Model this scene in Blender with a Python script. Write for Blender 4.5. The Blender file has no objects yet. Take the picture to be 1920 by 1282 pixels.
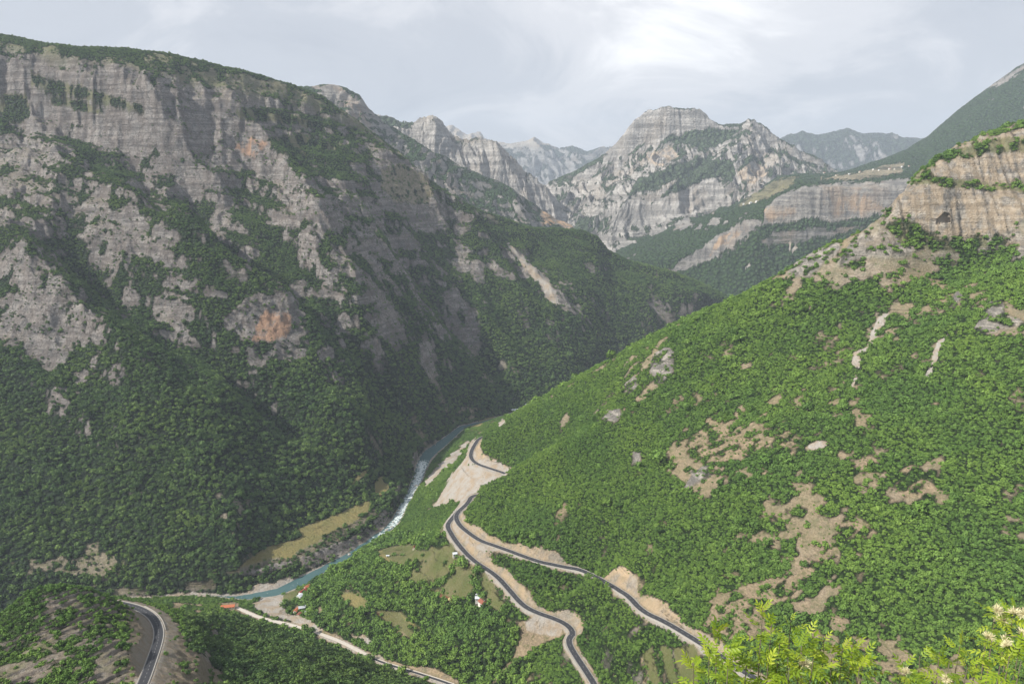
import bpy, math, random
import numpy as np

random.seed(11)
RNG = np.random.default_rng(11)
SC = bpy.context.scene
COL = SC.collection

# ------------------------------------------------------------------ camera
CAM_H = 550.0
PITCH = math.radians(12.81)
F_PX = 1280.0                      # focal length in pixels of the 1920 px wide photograph
cam_data = bpy.data.cameras.new('camera')
cam_data.sensor_width = 36.0
cam_data.lens = 36.0 * F_PX / 1920.0
cam_data.clip_start = 0.1
cam_data.clip_end = 60000.0
cam = bpy.data.objects.new('camera', cam_data)
COL.objects.link(cam)
cam.location = (0, 0, CAM_H)
cam.rotation_euler = (math.pi / 2 - PITCH, 0, 0)
SC.camera = cam

# ------------------------------------------------------------------ world, sun, exposure
SUN_ELEV = math.radians(41)
SUN_AZ = math.radians(-110)         # measured from +Y (view direction), negative = left
S_DIR = (math.sin(SUN_AZ) * math.cos(SUN_ELEV), math.cos(SUN_AZ) * math.cos(SUN_ELEV), math.sin(SUN_ELEV))
world = bpy.data.worlds.new('World')
SC.world = world
world.use_nodes = True
wn, wl = world.node_tree.nodes, world.node_tree.links
wn.clear()


def wnode(kind, **kw):
    n = wn.new(kind)
    for k, v in kw.items():
        setattr(n, k, v)
    return n


def wmath(op, a, b=None, clamp=False):
    n = wn.new('ShaderNodeMath')
    n.operation = op
    n.use_clamp = clamp
    for i, v in enumerate((a, b)):
        if v is None:
            continue
        if isinstance(v, (int, float)):
            n.inputs[i].default_value = v
        else:
            wl.new(v, n.inputs[i])
    return n.outputs[0]


sky = wnode('ShaderNodeTexSky')
sky.sky_type = 'NISHITA'
sky.sun_disc = False
sky.sun_elevation = SUN_ELEV
sky.sun_rotation = SUN_AZ
sky.altitude = 600
sky.dust_density = 2.5
bg_sky = wnode('ShaderNodeBackground')
bg_sky.inputs['Strength'].default_value = 0.10
wl.new(sky.outputs['Color'], bg_sky.inputs['Color'])
# cloud deck: noise on a plane overhead, seen by direction
tc = wnode('ShaderNodeTexCoord')
sep = wnode('ShaderNodeSeparateXYZ')
wl.new(tc.outputs['Generated'], sep.inputs[0])
den = wmath('MAXIMUM', wmath('ADD', sep.outputs['Z'], 0.42), 0.1)
cx = wmath('DIVIDE', sep.outputs['X'], den)
cy = wmath('DIVIDE', sep.outputs['Y'], den)
comb = wnode('ShaderNodeCombineXYZ')
wl.new(cx, comb.inputs[0])
wl.new(cy, comb.inputs[1])
mp = wnode('ShaderNodeMapping')
mp.inputs['Location'].default_value = (3.1, 0.6, 0)
mp.inputs['Scale'].default_value = (0.9, 1.15, 1)
wl.new(comb.outputs[0], mp.inputs[0])
nz = wnode('ShaderNodeTexNoise')
nz.inputs['Scale'].default_value = 2.3
nz.inputs['Detail'].default_value = 7
nz.inputs['Roughness'].default_value = 0.62
nz.inputs['Distortion'].default_value = 0.9
wl.new(mp.outputs[0], nz.inputs['Vector'])
nz2 = wnode('ShaderNodeTexNoise')
nz2.inputs['Scale'].default_value = 0.8
nz2.inputs['Detail'].default_value = 3
wl.new(mp.outputs[0], nz2.inputs['Vector'])
# a thin bright spot of the deck, up and right of the view axis
def blob(d, power_a, power_b):
    l = math.sqrt(sum(v * v for v in d))
    vd = wnode('ShaderNodeVectorMath', operation='DOT_PRODUCT')
    wl.new(tc.outputs['Generated'], vd.inputs[0])
    vd.inputs[1].default_value = [v / l for v in d]
    r = wnode('ShaderNodeMapRange', interpolation_type='SMOOTHSTEP')
    wl.new(vd.outputs['Value'], r.inputs['Value'])
    r.inputs['From Min'].default_value = power_a
    r.inputs['From Max'].default_value = power_b
    return r.outputs[0]


bright = blob((0.30, 1.12, 0.36), 0.93, 1.0)
bright2 = blob((0.05, 1.0, 0.62), 0.86, 0.99)
mixv = wmath('ADD', wmath('MULTIPLY', nz.outputs['Fac'], 0.66), wmath('MULTIPLY', nz2.outputs['Fac'], 0.34))
mixv = wmath('ADD', mixv, wmath('MULTIPLY', bright, 0.17))
mixv = wmath('ADD', mixv, wmath('MULTIPLY', bright2, 0.12))
ramp = wnode('ShaderNodeValToRGB')
cr = ramp.color_ramp
cr.interpolation = 'EASE'
cr.elements[0].position = 0.34
cr.elements[0].color = (0.395, 0.42, 0.475, 1)
cr.elements[1].position = 0.86
cr.elements[1].color = (1.0, 0.99, 0.985, 1)
e = cr.elements.new(0.53)
e.color = (0.485, 0.507, 0.555, 1)
e = cr.elements.new(0.66)
e.color = (0.655, 0.66, 0.69, 1)
wl.new(mixv, ramp.inputs['Fac'])
bg_cl = wnode('ShaderNodeBackground')
bg_cl.inputs['Strength'].default_value = 0.88
wl.new(ramp.outputs['Color'], bg_cl.inputs['Color'])
mixs = wnode('ShaderNodeMixShader')
mixs.inputs['Fac'].default_value = 0.95
wl.new(bg_sky.outputs[0], mixs.inputs[1])
wl.new(bg_cl.outputs[0], mixs.inputs[2])
wout = wnode('ShaderNodeOutputWorld')
wl.new(mixs.outputs[0], wout.inputs['Surface'])

sun_data = bpy.data.lights.new('sun', 'SUN')
sun_data.energy = 5.0
sun_data.angle = math.radians(0.6)
sun_data.color = (1.0, 0.95, 0.86)
sun = bpy.data.objects.new('sun', sun_data)
COL.objects.link(sun)
sun.location = (S_DIR[0] * 900, S_DIR[1] * 900, 1900)
from mathutils import Vector
sun.rotation_euler = Vector(S_DIR).to_track_quat('Z', 'Y').to_euler()

SC.view_settings.view_transform = 'Standard'
SC.view_settings.look = 'None'
SC.view_settings.exposure = 0.60
SC.view_settings.gamma = 1.0
SC.view_settings.use_curve_mapping = False
SC.cycles.use_denoising = True
SC.cycles.max_bounces = 4
SC.cycles.diffuse_bounces = 2
SC.cycles.glossy_bounces = 2
SC.cycles.transmission_bounces = 2
SC.cycles.volume_bounces = 0
SC.cycles.transparent_max_bounces = 4
SC.cycles.caustics_reflective = False
SC.cycles.caustics_refractive = False

# ------------------------------------------------------------------ helpers
SP, CP = math.sin(PITCH), math.cos(PITCH)


def ray(u, v):
    """direction of the photograph's pixel (u, v): x, y, z with unit forward depth"""
    k = (641.0 - np.asarray(v, float)) / F_PX
    return (np.asarray(u, float) - 960.0) / F_PX, CP + SP * k, -SP + CP * k


def at_y(u, v, y):
    dx, dy, dz = ray(u, v)
    t = y / dy
    return (dx * t, y * np.ones_like(t), CAM_H + dz * t)


def at_z(u, v, z):
    dx, dy, dz = ray(u, v)
    t = (z - CAM_H) / dz
    return (dx * t, dy * t, z * np.ones_like(t))


def project(x, y, z):
    zz = z - CAM_H
    d = y * CP - zz * SP
    up = y * SP + zz * CP
    return 960 + F_PX * x / d, 641 - F_PX * up / d, d


_T = RNG.random((512, 512)).astype(np.float32)


def vnoise(x, y):
    """value noise in -1..1"""
    xi = np.floor(x)
    yi = np.floor(y)
    fx = (x - xi).astype(np.float32)
    fy = (y - yi).astype(np.float32)
    xi = xi.astype(np.int32) & 511
    yi = yi.astype(np.int32) & 511
    x1 = (xi + 1) & 511
    y1 = (yi + 1) & 511
    fx = fx * fx * fx * (fx * (fx * 6 - 15) + 10)
    fy = fy * fy * fy * (fy * (fy * 6 - 15) + 10)
    a = _T[yi, xi]
    b = _T[yi, x1]
    c = _T[y1, xi]
    d = _T[y1, x1]
    r = a + (b - a) * fx
    s = c + (d - c) * fx
    return (r + (s - r) * fy) * 2 - 1


def fbm(x, y, octaves=4, gain=0.5, seed=0.0):
    s = np.zeros(np.shape(x), np.float32)
    amp, tot = 1.0, 0.0
    ca, sa = math.cos(0.6), math.sin(0.6)
    x = x + seed * 17.31
    y = y - seed * 9.17
    for _ in range(octaves):
        s += amp * vnoise(x, y)
        tot += amp
        amp *= gain
        x, y = (x * ca - y * sa) * 2.03 + 13.7, (x * sa + y * ca) * 2.03 - 7.1
    return s / tot


def ridged(x, y, octaves=4, gain=0.5, seed=0.0):
    s = np.zeros(np.shape(x), np.float32)
    amp, tot = 1.0, 0.0
    ca, sa = math.cos(0.6), math.sin(0.6)
    x = x + seed * 11.7
    y = y + seed * 5.3
    for _ in range(octaves):
        n = 1 - np.abs(vnoise(x, y)) * 1.6
        s += amp * n
        tot += amp
        amp *= gain
        x, y = (x * ca - y * sa) * 2.07 + 3.7, (x * sa + y * ca) * 2.07 - 17.1
    return s / tot


def sstep(a, b, x):
    t = np.clip((x - a) / (b - a), 0, 1)
    return t * t * (3 - 2 * t)


def rank01(n, k=2.6):
    """squash centred noise to roughly uniform 0..1"""
    return 1 / (1 + np.exp(-k * 1.7 * n))


def tps_fit(P, Z, smooth=0.0):
    P = np.asarray(P, float) / 300.0
    Z = np.asarray(Z, float)
    n = len(P)
    d2 = ((P[:, None] - P[None]) ** 2).sum(-1)
    K = 0.5 * d2 * np.log(d2 + 1e-12)
    K += smooth * np.eye(n)
    A = np.zeros((n + 3, n + 3))
    A[:n, :n] = K
    A[:n, n] = 1
    A[:n, n + 1:] = P
    A[n, :n] = 1
    A[n + 1:, :n] = P.T
    w = np.linalg.solve(A, np.concatenate([Z, [0, 0, 0]]))
    return P, w


def tps_eval(model, x, y):
    P, w = model
    n = len(P)
    x = np.asarray(x, float) / 300.0
    y = np.asarray(y, float) / 300.0
    r = w[n] + w[n + 1] * x + w[n + 2] * y
    for i in range(n):
        d2 = (x - P[i, 0]) ** 2 + (y - P[i, 1]) ** 2
        r += w[i] * 0.5 * d2 * np.log(d2 + 1e-12)
    return r


def pchip_eval(xk, yk, x):
    """monotone cubic through (xk, yk), linear beyond the ends"""
    h = np.diff(xk)
    d = np.diff(yk) / h
    m = np.zeros(len(xk))
    m[0], m[-1] = d[0], d[-1]
    for i in range(1, len(xk) - 1):
        if d[i - 1] * d[i] > 0:
            w1, w2 = 2 * h[i] + h[i - 1], h[i] + 2 * h[i - 1]
            m[i] = (w1 + w2) / (w1 / d[i - 1] + w2 / d[i])
    i = np.clip(np.searchsorted(xk, x) - 1, 0, len(xk) - 2)
    t = (x - xk[i]) / h[i]
    tt = np.clip(t, 0, 1)
    t2, t3 = tt * tt, tt * tt * tt
    r = (2 * t3 - 3 * t2 + 1) * yk[i] + (t3 - 2 * t2 + tt) * h[i] * m[i] + (-2 * t3 + 3 * t2) * yk[i + 1] + (t3 - t2) * h[i] * m[i + 1]
    r = np.where(x < xk[0], yk[0] + (x - xk[0]) * m[0], r)
    r = np.where(x > xk[-1], yk[-1] + (x - xk[-1]) * m[-1], r)
    return r


def loft(rows, A, Y):
    """height over columns a = x / y from rows of world points; each row is a list of (x, y, z)"""
    RY, RZ = [], []
    for row in rows:
        row = np.array(row, float)
        a = row[:, 0] / row[:, 1]
        o = np.argsort(a)
        RY.append(np.interp(A, a[o], row[o, 1]))
        RZ.append(np.interp(A, a[o], row[o, 2]))
    RY = np.array(RY)
    RZ = np.array(RZ)
    for k in range(1, len(RY)):
        RY[k] = np.maximum(RY[k], RY[k - 1] + 3.0)
    out = np.empty((len(Y), len(A)))
    for c in range(len(A)):
        out[:, c] = pchip_eval(RY[:, c], RZ[:, c], Y)
    return out


def in_poly(u, v, poly):
    p = np.array(poly, float)
    res = np.zeros(u.shape, bool)
    bb = (u > p[:, 0].min()) & (u < p[:, 0].max()) & (v > p[:, 1].min()) & (v < p[:, 1].max())
    if not bb.any():
        return res
    uu, vv = u[bb], v[bb]
    ins = np.zeros(uu.shape, bool)
    j = len(p) - 1
    for i in range(len(p)):
        xi, yi, xj, yj = p[i, 0], p[i, 1], p[j, 0], p[j, 1]
        if yi != yj:
            ins ^= ((yi > vv) != (yj > vv)) & (uu < (xj - xi) * (vv - yi) / (yj - yi) + xi)
        j = i
    res[bb] = ins
    return res


def seg_dist(x, y, path, reach):
    """distance from grid points to a polyline, its nearest parameter and index; inf beyond reach"""
    path = np.asarray(path, float)
    D = np.full(x.shape, np.inf, np.float32)
    T = np.zeros(x.shape, np.float32)
    lens = np.concatenate([[0], np.cumsum(np.hypot(np.diff(path[:, 0]), np.diff(path[:, 1])))])
    for i in range(len(path) - 1):
        x0, y0 = path[i, :2]
        x1, y1 = path[i + 1, :2]
        bb = (x > min(x0, x1) - reach) & (x < max(x0, x1) + reach) & (y > min(y0, y1) - reach) & (y < max(y0, y1) + reach)
        if not bb.any():
            continue
        xx, yy = x[bb], y[bb]
        L2 = (x1 - x0) ** 2 + (y1 - y0) ** 2 + 1e-9
        t = np.clip(((xx - x0) * (x1 - x0) + (yy - y0) * (y1 - y0)) / L2, 0, 1)
        d = np.hypot(xx - x0 - t * (x1 - x0), yy - y0 - t * (y1 - y0))
        old = D[bb]
        m = d < old
        old[m] = d[m]
        D[bb] = old
        tt = T[bb]
        tt[m] = (lens[i] + t * (lens[i + 1] - lens[i]))[m]
        T[bb] = tt
    return D, T


def smooth_path(P, step=4.0, passes=2):
    P = np.asarray(P, float)
    for _ in range(passes):                      # Chaikin
        Q = [P[0]]
        for i in range(len(P) - 1):
            Q += [P[i] * 0.75 + P[i + 1] * 0.25, P[i] * 0.25 + P[i + 1] * 0.75]
        Q.append(P[-1])
        P = np.array(Q)
    s = np.concatenate([[0], np.cumsum(np.hypot(np.diff(P[:, 0]), np.diff(P[:, 1])))])
    n = max(3, int(s[-1] / step))
    q = np.linspace(0, s[-1], n)
    return np.stack([np.interp(q, s, P[:, k]) for k in range(P.shape[1])], 1)


def new_mesh(name, verts, faces_flat, nside):
    me = bpy.data.meshes.new(name)
    verts = np.ascontiguousarray(verts, np.float32)
    nf = len(faces_flat) // nside
    me.vertices.add(len(verts))
    me.vertices.foreach_set('co', verts.ravel())
    me.loops.add(len(faces_flat))
    me.loops.foreach_set('vertex_index', np.ascontiguousarray(faces_flat, np.int32))
    me.polygons.add(nf)
    me.polygons.foreach_set('loop_start', np.arange(0, nf * nside, nside, dtype=np.int32))
    me.polygons.foreach_set('loop_total', np.full(nf, nside, np.int32))
    me.update(calc_edges=True)
    return me


def link(name, me, mat=None, parent=None, smooth=False):
    o = bpy.data.objects.new(name, me)
    COL.objects.link(o)
    if mat is not None:
        for m in (mat if isinstance(mat, (list, tuple)) else [mat]):
            me.materials.append(m)
    if parent is not None:
        o.parent = parent
    if smooth and me is not None:
        me.polygons.foreach_set('use_smooth', np.ones(len(me.polygons), bool))
    return o


def tag(o, label=None, cat=None, group=None, kind=None):
    if label:
        o['label'] = label
    if cat:
        o['category'] = cat
    if group:
        o['group'] = group
    if kind:
        o['kind'] = kind
    return o


def empty(name, loc, rz=0.0):
    o = bpy.data.objects.new(name, None)
    COL.objects.link(o)
    o.location = loc
    o.rotation_euler = (0, 0, rz)
    o.empty_display_size = 0.5
    return o


# ------------------------------------------------------------------ materials
def mat_new(name):
    m = bpy.data.materials.new(name)
    m.use_nodes = True
    nt = m.node_tree
    nt.nodes.clear()
    out = nt.nodes.new('ShaderNodeOutputMaterial')
    bs = nt.nodes.new('ShaderNodeBsdfPrincipled')
    nt.links.new(bs.outputs[0], out.inputs['Surface'])
    bs.inputs['Roughness'].default_value = 0.9
    bs.inputs['Specular IOR Level'].default_value = 0.15
    return m, nt, bs


class NT:
    """short-hand for building shader nodes"""

    def __init__(self, nt):
        self.nt, self.n, self.l = nt, nt.nodes, nt.links

    def put(self, sock, v):
        if hasattr(v, 'links') or isinstance(v, bpy.types.NodeSocket):
            self.l.new(v, sock)
        elif v is not None:
            if hasattr(sock.default_value, '__len__') and not hasattr(v, '__len__'):
                v = [v] * len(sock.default_value)
            if hasattr(sock.default_value, '__len__') and len(sock.default_value) == 4 and len(v) == 3:
                v = (*v, 1)
            sock.default_value = v

    def math(self, op, a, b=None, clamp=False):
        n = self.n.new('ShaderNodeMath')
        n.operation = op
        n.use_clamp = clamp
        self.put(n.inputs[0], a)
        if b is not None:
            self.put(n.inputs[1], b)
        return n.outputs[0]

    def mix(self, fac, a, b, mode='MIX'):
        n = self.n.new('ShaderNodeMix')
        n.data_type = 'RGBA'
        n.blend_type = mode
        self.put(n.inputs[0], fac)
        self.put(n.inputs[6], a)
        self.put(n.inputs[7], b)
        return n.outputs[2]

    def noise(self, vec, scale, detail=4, rough=0.55, dist=0.0):
        n = self.n.new('ShaderNodeTexNoise')
        n.inputs['Scale'].default_value = scale
        n.inputs['Detail'].default_value = detail
        n.inputs['Roughness'].default_value = rough
        n.inputs['Distortion'].default_value = dist
        if vec is not None:
            self.l.new(vec, n.inputs['Vector'])
        return n.outputs['Fac']

    def voronoi(self, vec, scale, feature='F1', out='Distance'):
        n = self.n.new('ShaderNodeTexVoronoi')
        n.feature = feature
        n.inputs['Scale'].default_value = scale
        if vec is not None:
            self.l.new(vec, n.inputs['Vector'])
        return n.outputs[out]

    def pos(self, scale=(1, 1, 1), rot=(0, 0, 0)):
        g = self.n.new('ShaderNodeNewGeometry')
        m = self.n.new('ShaderNodeMapping')
        m.inputs['Scale'].default_value = scale
        m.inputs['Rotation'].default_value = rot
        self.l.new(g.outputs['Position'], m.inputs[0])
        return m.outputs[0]

    def attr(self, name, out='Fac'):
        a = self.n.new('ShaderNodeAttribute')
        a.attribute_name = name
        return a.outputs[out]

    def sep(self, c):
        s = self.n.new('ShaderNodeSeparateColor')
        self.l.new(c, s.inputs[0])
        return s.outputs

    def ramp(self, fac, stops):
        r = self.n.new('ShaderNodeValToRGB')
        els = r.color_ramp.elements
        while len(els) > 1:
            els.remove(els[-1])
        els[0].position, els[0].color = stops[0][0], (*stops[0][1], 1)
        for p, c in stops[1:]:
            e = els.new(p)
            e.color = (*c, 1)
        self.put(r.inputs[0], fac)
        return r.outputs[0]

    def range(self, v, a, b, c=0.0, d=1.0):
        n = self.n.new('ShaderNodeMapRange')
        n.interpolation_type = 'SMOOTHSTEP'
        self.put(n.inputs['Value'], v)
        n.inputs['From Min'].default_value = a
        n.inputs['From Max'].default_value = b
        n.inputs['To Min'].default_value = c
        n.inputs['To Max'].default_value = d
        return n.outputs[0]

    def bump(self, h, dist, strength=1.0, normal=None):
        b = self.n.new('ShaderNodeBump')
        b.inputs['Distance'].default_value = dist
        b.inputs['Strength'].default_value = strength
        self.put(b.inputs['Height'], h)
        if normal is not None:
            self.l.new(normal, b.inputs['Normal'])
        return b.outputs[0]


def simple_mat(name, color, rough=0.85, var=0.25, scale=0.8, bump=0.0):
    m, nt, bs = mat_new(name)
    t = NT(nt)
    p = t.pos()
    n = t.noise(p, scale, 5, 0.6)
    c = t.mix(n, [v * (1 - var) for v in color], [min(1, v * (1 + var)) for v in color])
    nt.links.new(c, bs.inputs['Base Color'])
    bs.inputs['Roughness'].default_value = rough
    if bump:
        nt.links.new(t.bump(n, bump), bs.inputs['Normal'])
    return m


BED_VEG = 1.7


def terrain_mat(name, rock_a, rock_b, rock_warm, earth, under, canopy, far=1.0, strat_dip=(0.0, 0.0, 0.0)):
    """rock, bare earth, scree, grass and undergrowth mixed by the surface's own cover attributes"""
    m, nt, bs = mat_new(name)
    t = NT(nt)
    c1 = t.sep(t.attr('cover', 'Color'))     # rock, tree cover, scree
    c2 = t.sep(t.attr('cover2', 'Color'))    # warm stain, grass, red earth
    p = t.pos()
    pf = t.pos(scale=(1, 1, 1))
    big = t.noise(p, 0.012 / far, 4, 0.6)
    mid = t.noise(p, 0.06 / far, 6, 0.62)
    fine = t.noise(pf, 0.45 / far, 5, 0.68)
    # thin beds: noise stretched along the bedding
    beds = t.noise(t.pos(scale=(0.012, 0.012, 0.16), rot=strat_dip), 1.0 / far, 6, 0.65, 0.4)
    streak = t.noise(t.pos(scale=(0.09, 0.09, 0.010)), 1.0 / far, 5, 0.6, 0.2)
    rock = t.mix(t.range(beds, 0.38, 0.62), [v * 0.85 for v in rock_a], rock_b)
    rock = t.mix(t.math('MULTIPLY', t.range(streak, 0.45, 0.66), 0.38), rock, [v * 0.55 for v in rock_a])
    rock = t.mix(t.range(fine, 0.3, 0.7), t.mix(1.0, rock, (0.66, 0.66, 0.68), 'MULTIPLY'), rock)
    cp = nt.nodes.new('ShaderNodeVectorMath')
    cp.operation = 'ADD'
    nt.links.new(t.pos(scale=(1, 1, 0.45), rot=strat_dip), cp.inputs[0])
    wv_ = nt.nodes.new('ShaderNodeTexNoise')
    wv_.inputs['Scale'].default_value = 0.05 / far
    wv_.inputs['Detail'].default_value = 4
    nt.links.new(p, wv_.inputs['Vector'])
    ws_ = nt.nodes.new('ShaderNodeVectorMath')
    ws_.operation = 'SCALE'
    ws_.inputs['Scale'].default_value = 26.0 * far
    nt.links.new(wv_.outputs['Color'], ws_.inputs[0])
    nt.links.new(ws_.outputs[0], cp.inputs[1])
    crack = t.voronoi(cp.outputs[0], 0.075 / far, 'DISTANCE_TO_EDGE')
    near_k = 1.0 if far < 2.5 else 0.45
    rock = t.mix(t.range(t.math('ADD', crack, t.math('MULTIPLY', t.math('SUBTRACT', fine, 0.5), 0.45)), 0.0, 0.12, 0.6 * near_k, 0.0), rock, [v * 0.45 for v in rock_a])
    rock = t.mix(t.range(mid, 0.52, 0.70, 0.0, 0.55 * near_k), rock, [v * 0.6 for v in rock_a])
    warm_n = t.math('MULTIPLY', t.range(t.math('ADD', t.math('MULTIPLY', streak, 0.6), t.math('MULTIPLY', mid, 0.5)), 0.44, 0.62), c2[0])
    rock = t.mix(warm_n, rock, rock_warm)
    soil = t.mix(t.range(mid, 0.3, 0.7), earth, [earth[0] * 0.72, earth[1] * 0.74, earth[2] * 0.76])
    soil = t.mix(t.range(fine, 0.40, 0.72), soil, [min(1, v * 1.35) for v in earth])
    soil = t.mix(t.range(t.noise(p, 0.16 / far, 5, 0.7), 0.46, 0.66, 0.0, 0.75), soil, (0.115, 0.125, 0.05))
    ground = t.mix(c1[0], soil, rock)
    ground = t.mix(c2[2], ground, t.mix(mid, (0.20, 0.085, 0.045), (0.13, 0.06, 0.035)))
    scree = t.mix(fine, (0.33, 0.305, 0.275), (0.47, 0.44, 0.40))
    scree = t.mix(t.range(t.math('ADD', t.math('MULTIPLY', mid, 0.5), t.math('MULTIPLY', streak, 0.5)), 0.42, 0.62), scree, (0.36, 0.285, 0.205))
    scree = t.mix(t.math('MULTIPLY', t.range(t.noise(p, 1.6 / far, 3, 0.6), 0.5, 0.7), 0.5), scree, (0.24, 0.22, 0.195))
    ground = t.mix(c1[2], ground, scree)
    grass = t.mix(t.range(mid, 0.3, 0.7), (0.115, 0.135, 0.045), (0.17, 0.16, 0.075))
    ground = t.mix(c2[1], ground, grass)
    c3 = t.sep(t.attr('cover3', 'Color'))
    ground = t.mix(c3[0], ground, t.mix(t.range(mid, 0.3, 0.7), (0.245, 0.205, 0.085), (0.19, 0.18, 0.07)))
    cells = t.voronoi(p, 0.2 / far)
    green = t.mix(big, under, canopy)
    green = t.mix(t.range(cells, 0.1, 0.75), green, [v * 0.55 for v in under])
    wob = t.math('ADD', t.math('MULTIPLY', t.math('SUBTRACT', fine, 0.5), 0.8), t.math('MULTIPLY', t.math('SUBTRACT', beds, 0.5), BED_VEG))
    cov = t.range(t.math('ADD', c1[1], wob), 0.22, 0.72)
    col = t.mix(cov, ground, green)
    nt.links.new(col, bs.inputs['Base Color'])
    h = t.math('ADD', t.math('MULTIPLY', fine, 0.7), t.math('MULTIPLY', beds, 0.9))
    h = t.math('ADD', h, t.math('MULTIPLY', mid, 0.9))
    hb = t.math('ADD', h, t.math('MULTIPLY', cov, t.math('MULTIPLY', t.math('SUBTRACT', 1.0, cells), 2.0)))
    nt.links.new(t.bump(hb, 4.5 * far, 1.0), bs.inputs['Normal'])
    return m
# ------------------------------------------------------------------ land cover read off the photograph (40 px cells)
# tree cover 0..9 on the left mountain from column 0, and on the right hillside from the given column
COVER = np.full((34, 54), 8.0)
COVER[:10] = 4.0


def rowc(j, c0, s):
    for i, ch in enumerate(s):
        COVER[j, c0 + i] = float(ch)


rowc(2, 0, '555555555555'); rowc(3, 0, '000000044444444444')
rowc(4, 0, '220330000001344433344')
rowc(5, 0, '612100012101134435'); rowc(6, 0, '1123235231111356666655')
rowc(7, 0, '11467775643534756424'); rowc(8, 0, '113434446437305633227')
rowc(9, 0, '2211134566357213641258'); rowc(10, 0, '365332368834461354731389999')
rowc(11, 0, '45877445775668442446624699899'); rowc(12, 0, '2338667656876744223663363778788')
rowc(13, 0, '5377558744688854344763478356877778'); rowc(14, 0, '31254555546314865556766786268866789')
rowc(15, 0, '10125655264112676535557787778888889'); rowc(16, 0, '754457788876727476865667777777')
rowc(17, 0, '88545788788577748888665677'); rowc(18, 0, '8965679998955898999987655')
rowc(19, 0, '88766569999977999988765'); rowc(20, 0, '8877657999999999879787')
rowc(21, 0, '99999889999999988988999'); rowc(22, 0, '9999998998999999999999999')
rowc(23, 0, '999999679957999999'); rowc(24, 0, '9999998999669999')
rowc(25, 0, '998768999987799'); rowc(26, 0, '753325888888899'); rowc(27, 0, '88777588888899')
rowc(27, 0, '88777'); rowc(28, 0, '97555555667889'); rowc(29, 0, '96444443677778'); rowc(30, 0, '54444443666778'); rowc(31, 0, '33344443555667')
rowc(5, 44, '4444'); rowc(6, 43, '44444'); rowc(7, 42, '333111'); rowc(8, 41, '3311144')
rowc(9, 40, '33000003'); rowc(10, 39, '331111378'); rowc(11, 37, '33332465755')
rowc(12, 36, '43532335776 8'.replace(' ', '')); rowc(13, 35, '8667655567689')
rowc(14, 34, '99887776686847'); rowc(15, 32, '9999878876888834'); rowc(16, 30, '688877888788768999')
rowc(17, 29, '7567667687788888888'); rowc(18, 26, '7986776567687788888888')
rowc(19, 25, '97957887467876768888888'); rowc(20, 23, '96999899544453457789999'); rowc(21, 24, '69999564466788835898888')
rowc(22, 24, '999999883477777866248777'); rowc(23, 31, '77877766783378888'); rowc(24, 36, '8754489999866')
rowc(25, 36, '7656999999987'); rowc(26, 35, '7644589999999'); rowc(27, 34, '64445799999999'); rowc(28, 33, '32234679999999')
rowc(29, 34, '12676688899999'); rowc(30, 35, '99877655668777'); rowc(31, 35, '88766544556666')
COVER[:, 48:] = COVER[:, 47:48]


def cover_at(u, v):
    x = np.clip(u / 40 - 0.5, 0, 52.0)
    y = np.clip(v / 40 - 0.5, 0, 32.0)
    xi, yi = x.astype(int), y.astype(int)
    fx, fy = x - xi, y - yi
    return ((COVER[yi, xi] * (1 - fx) + COVER[yi, xi + 1] * fx) * (1 - fy) + (COVER[yi + 1, xi] * (1 - fx) + COVER[yi + 1, xi + 1] * fx) * fy) / 9.0


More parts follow.
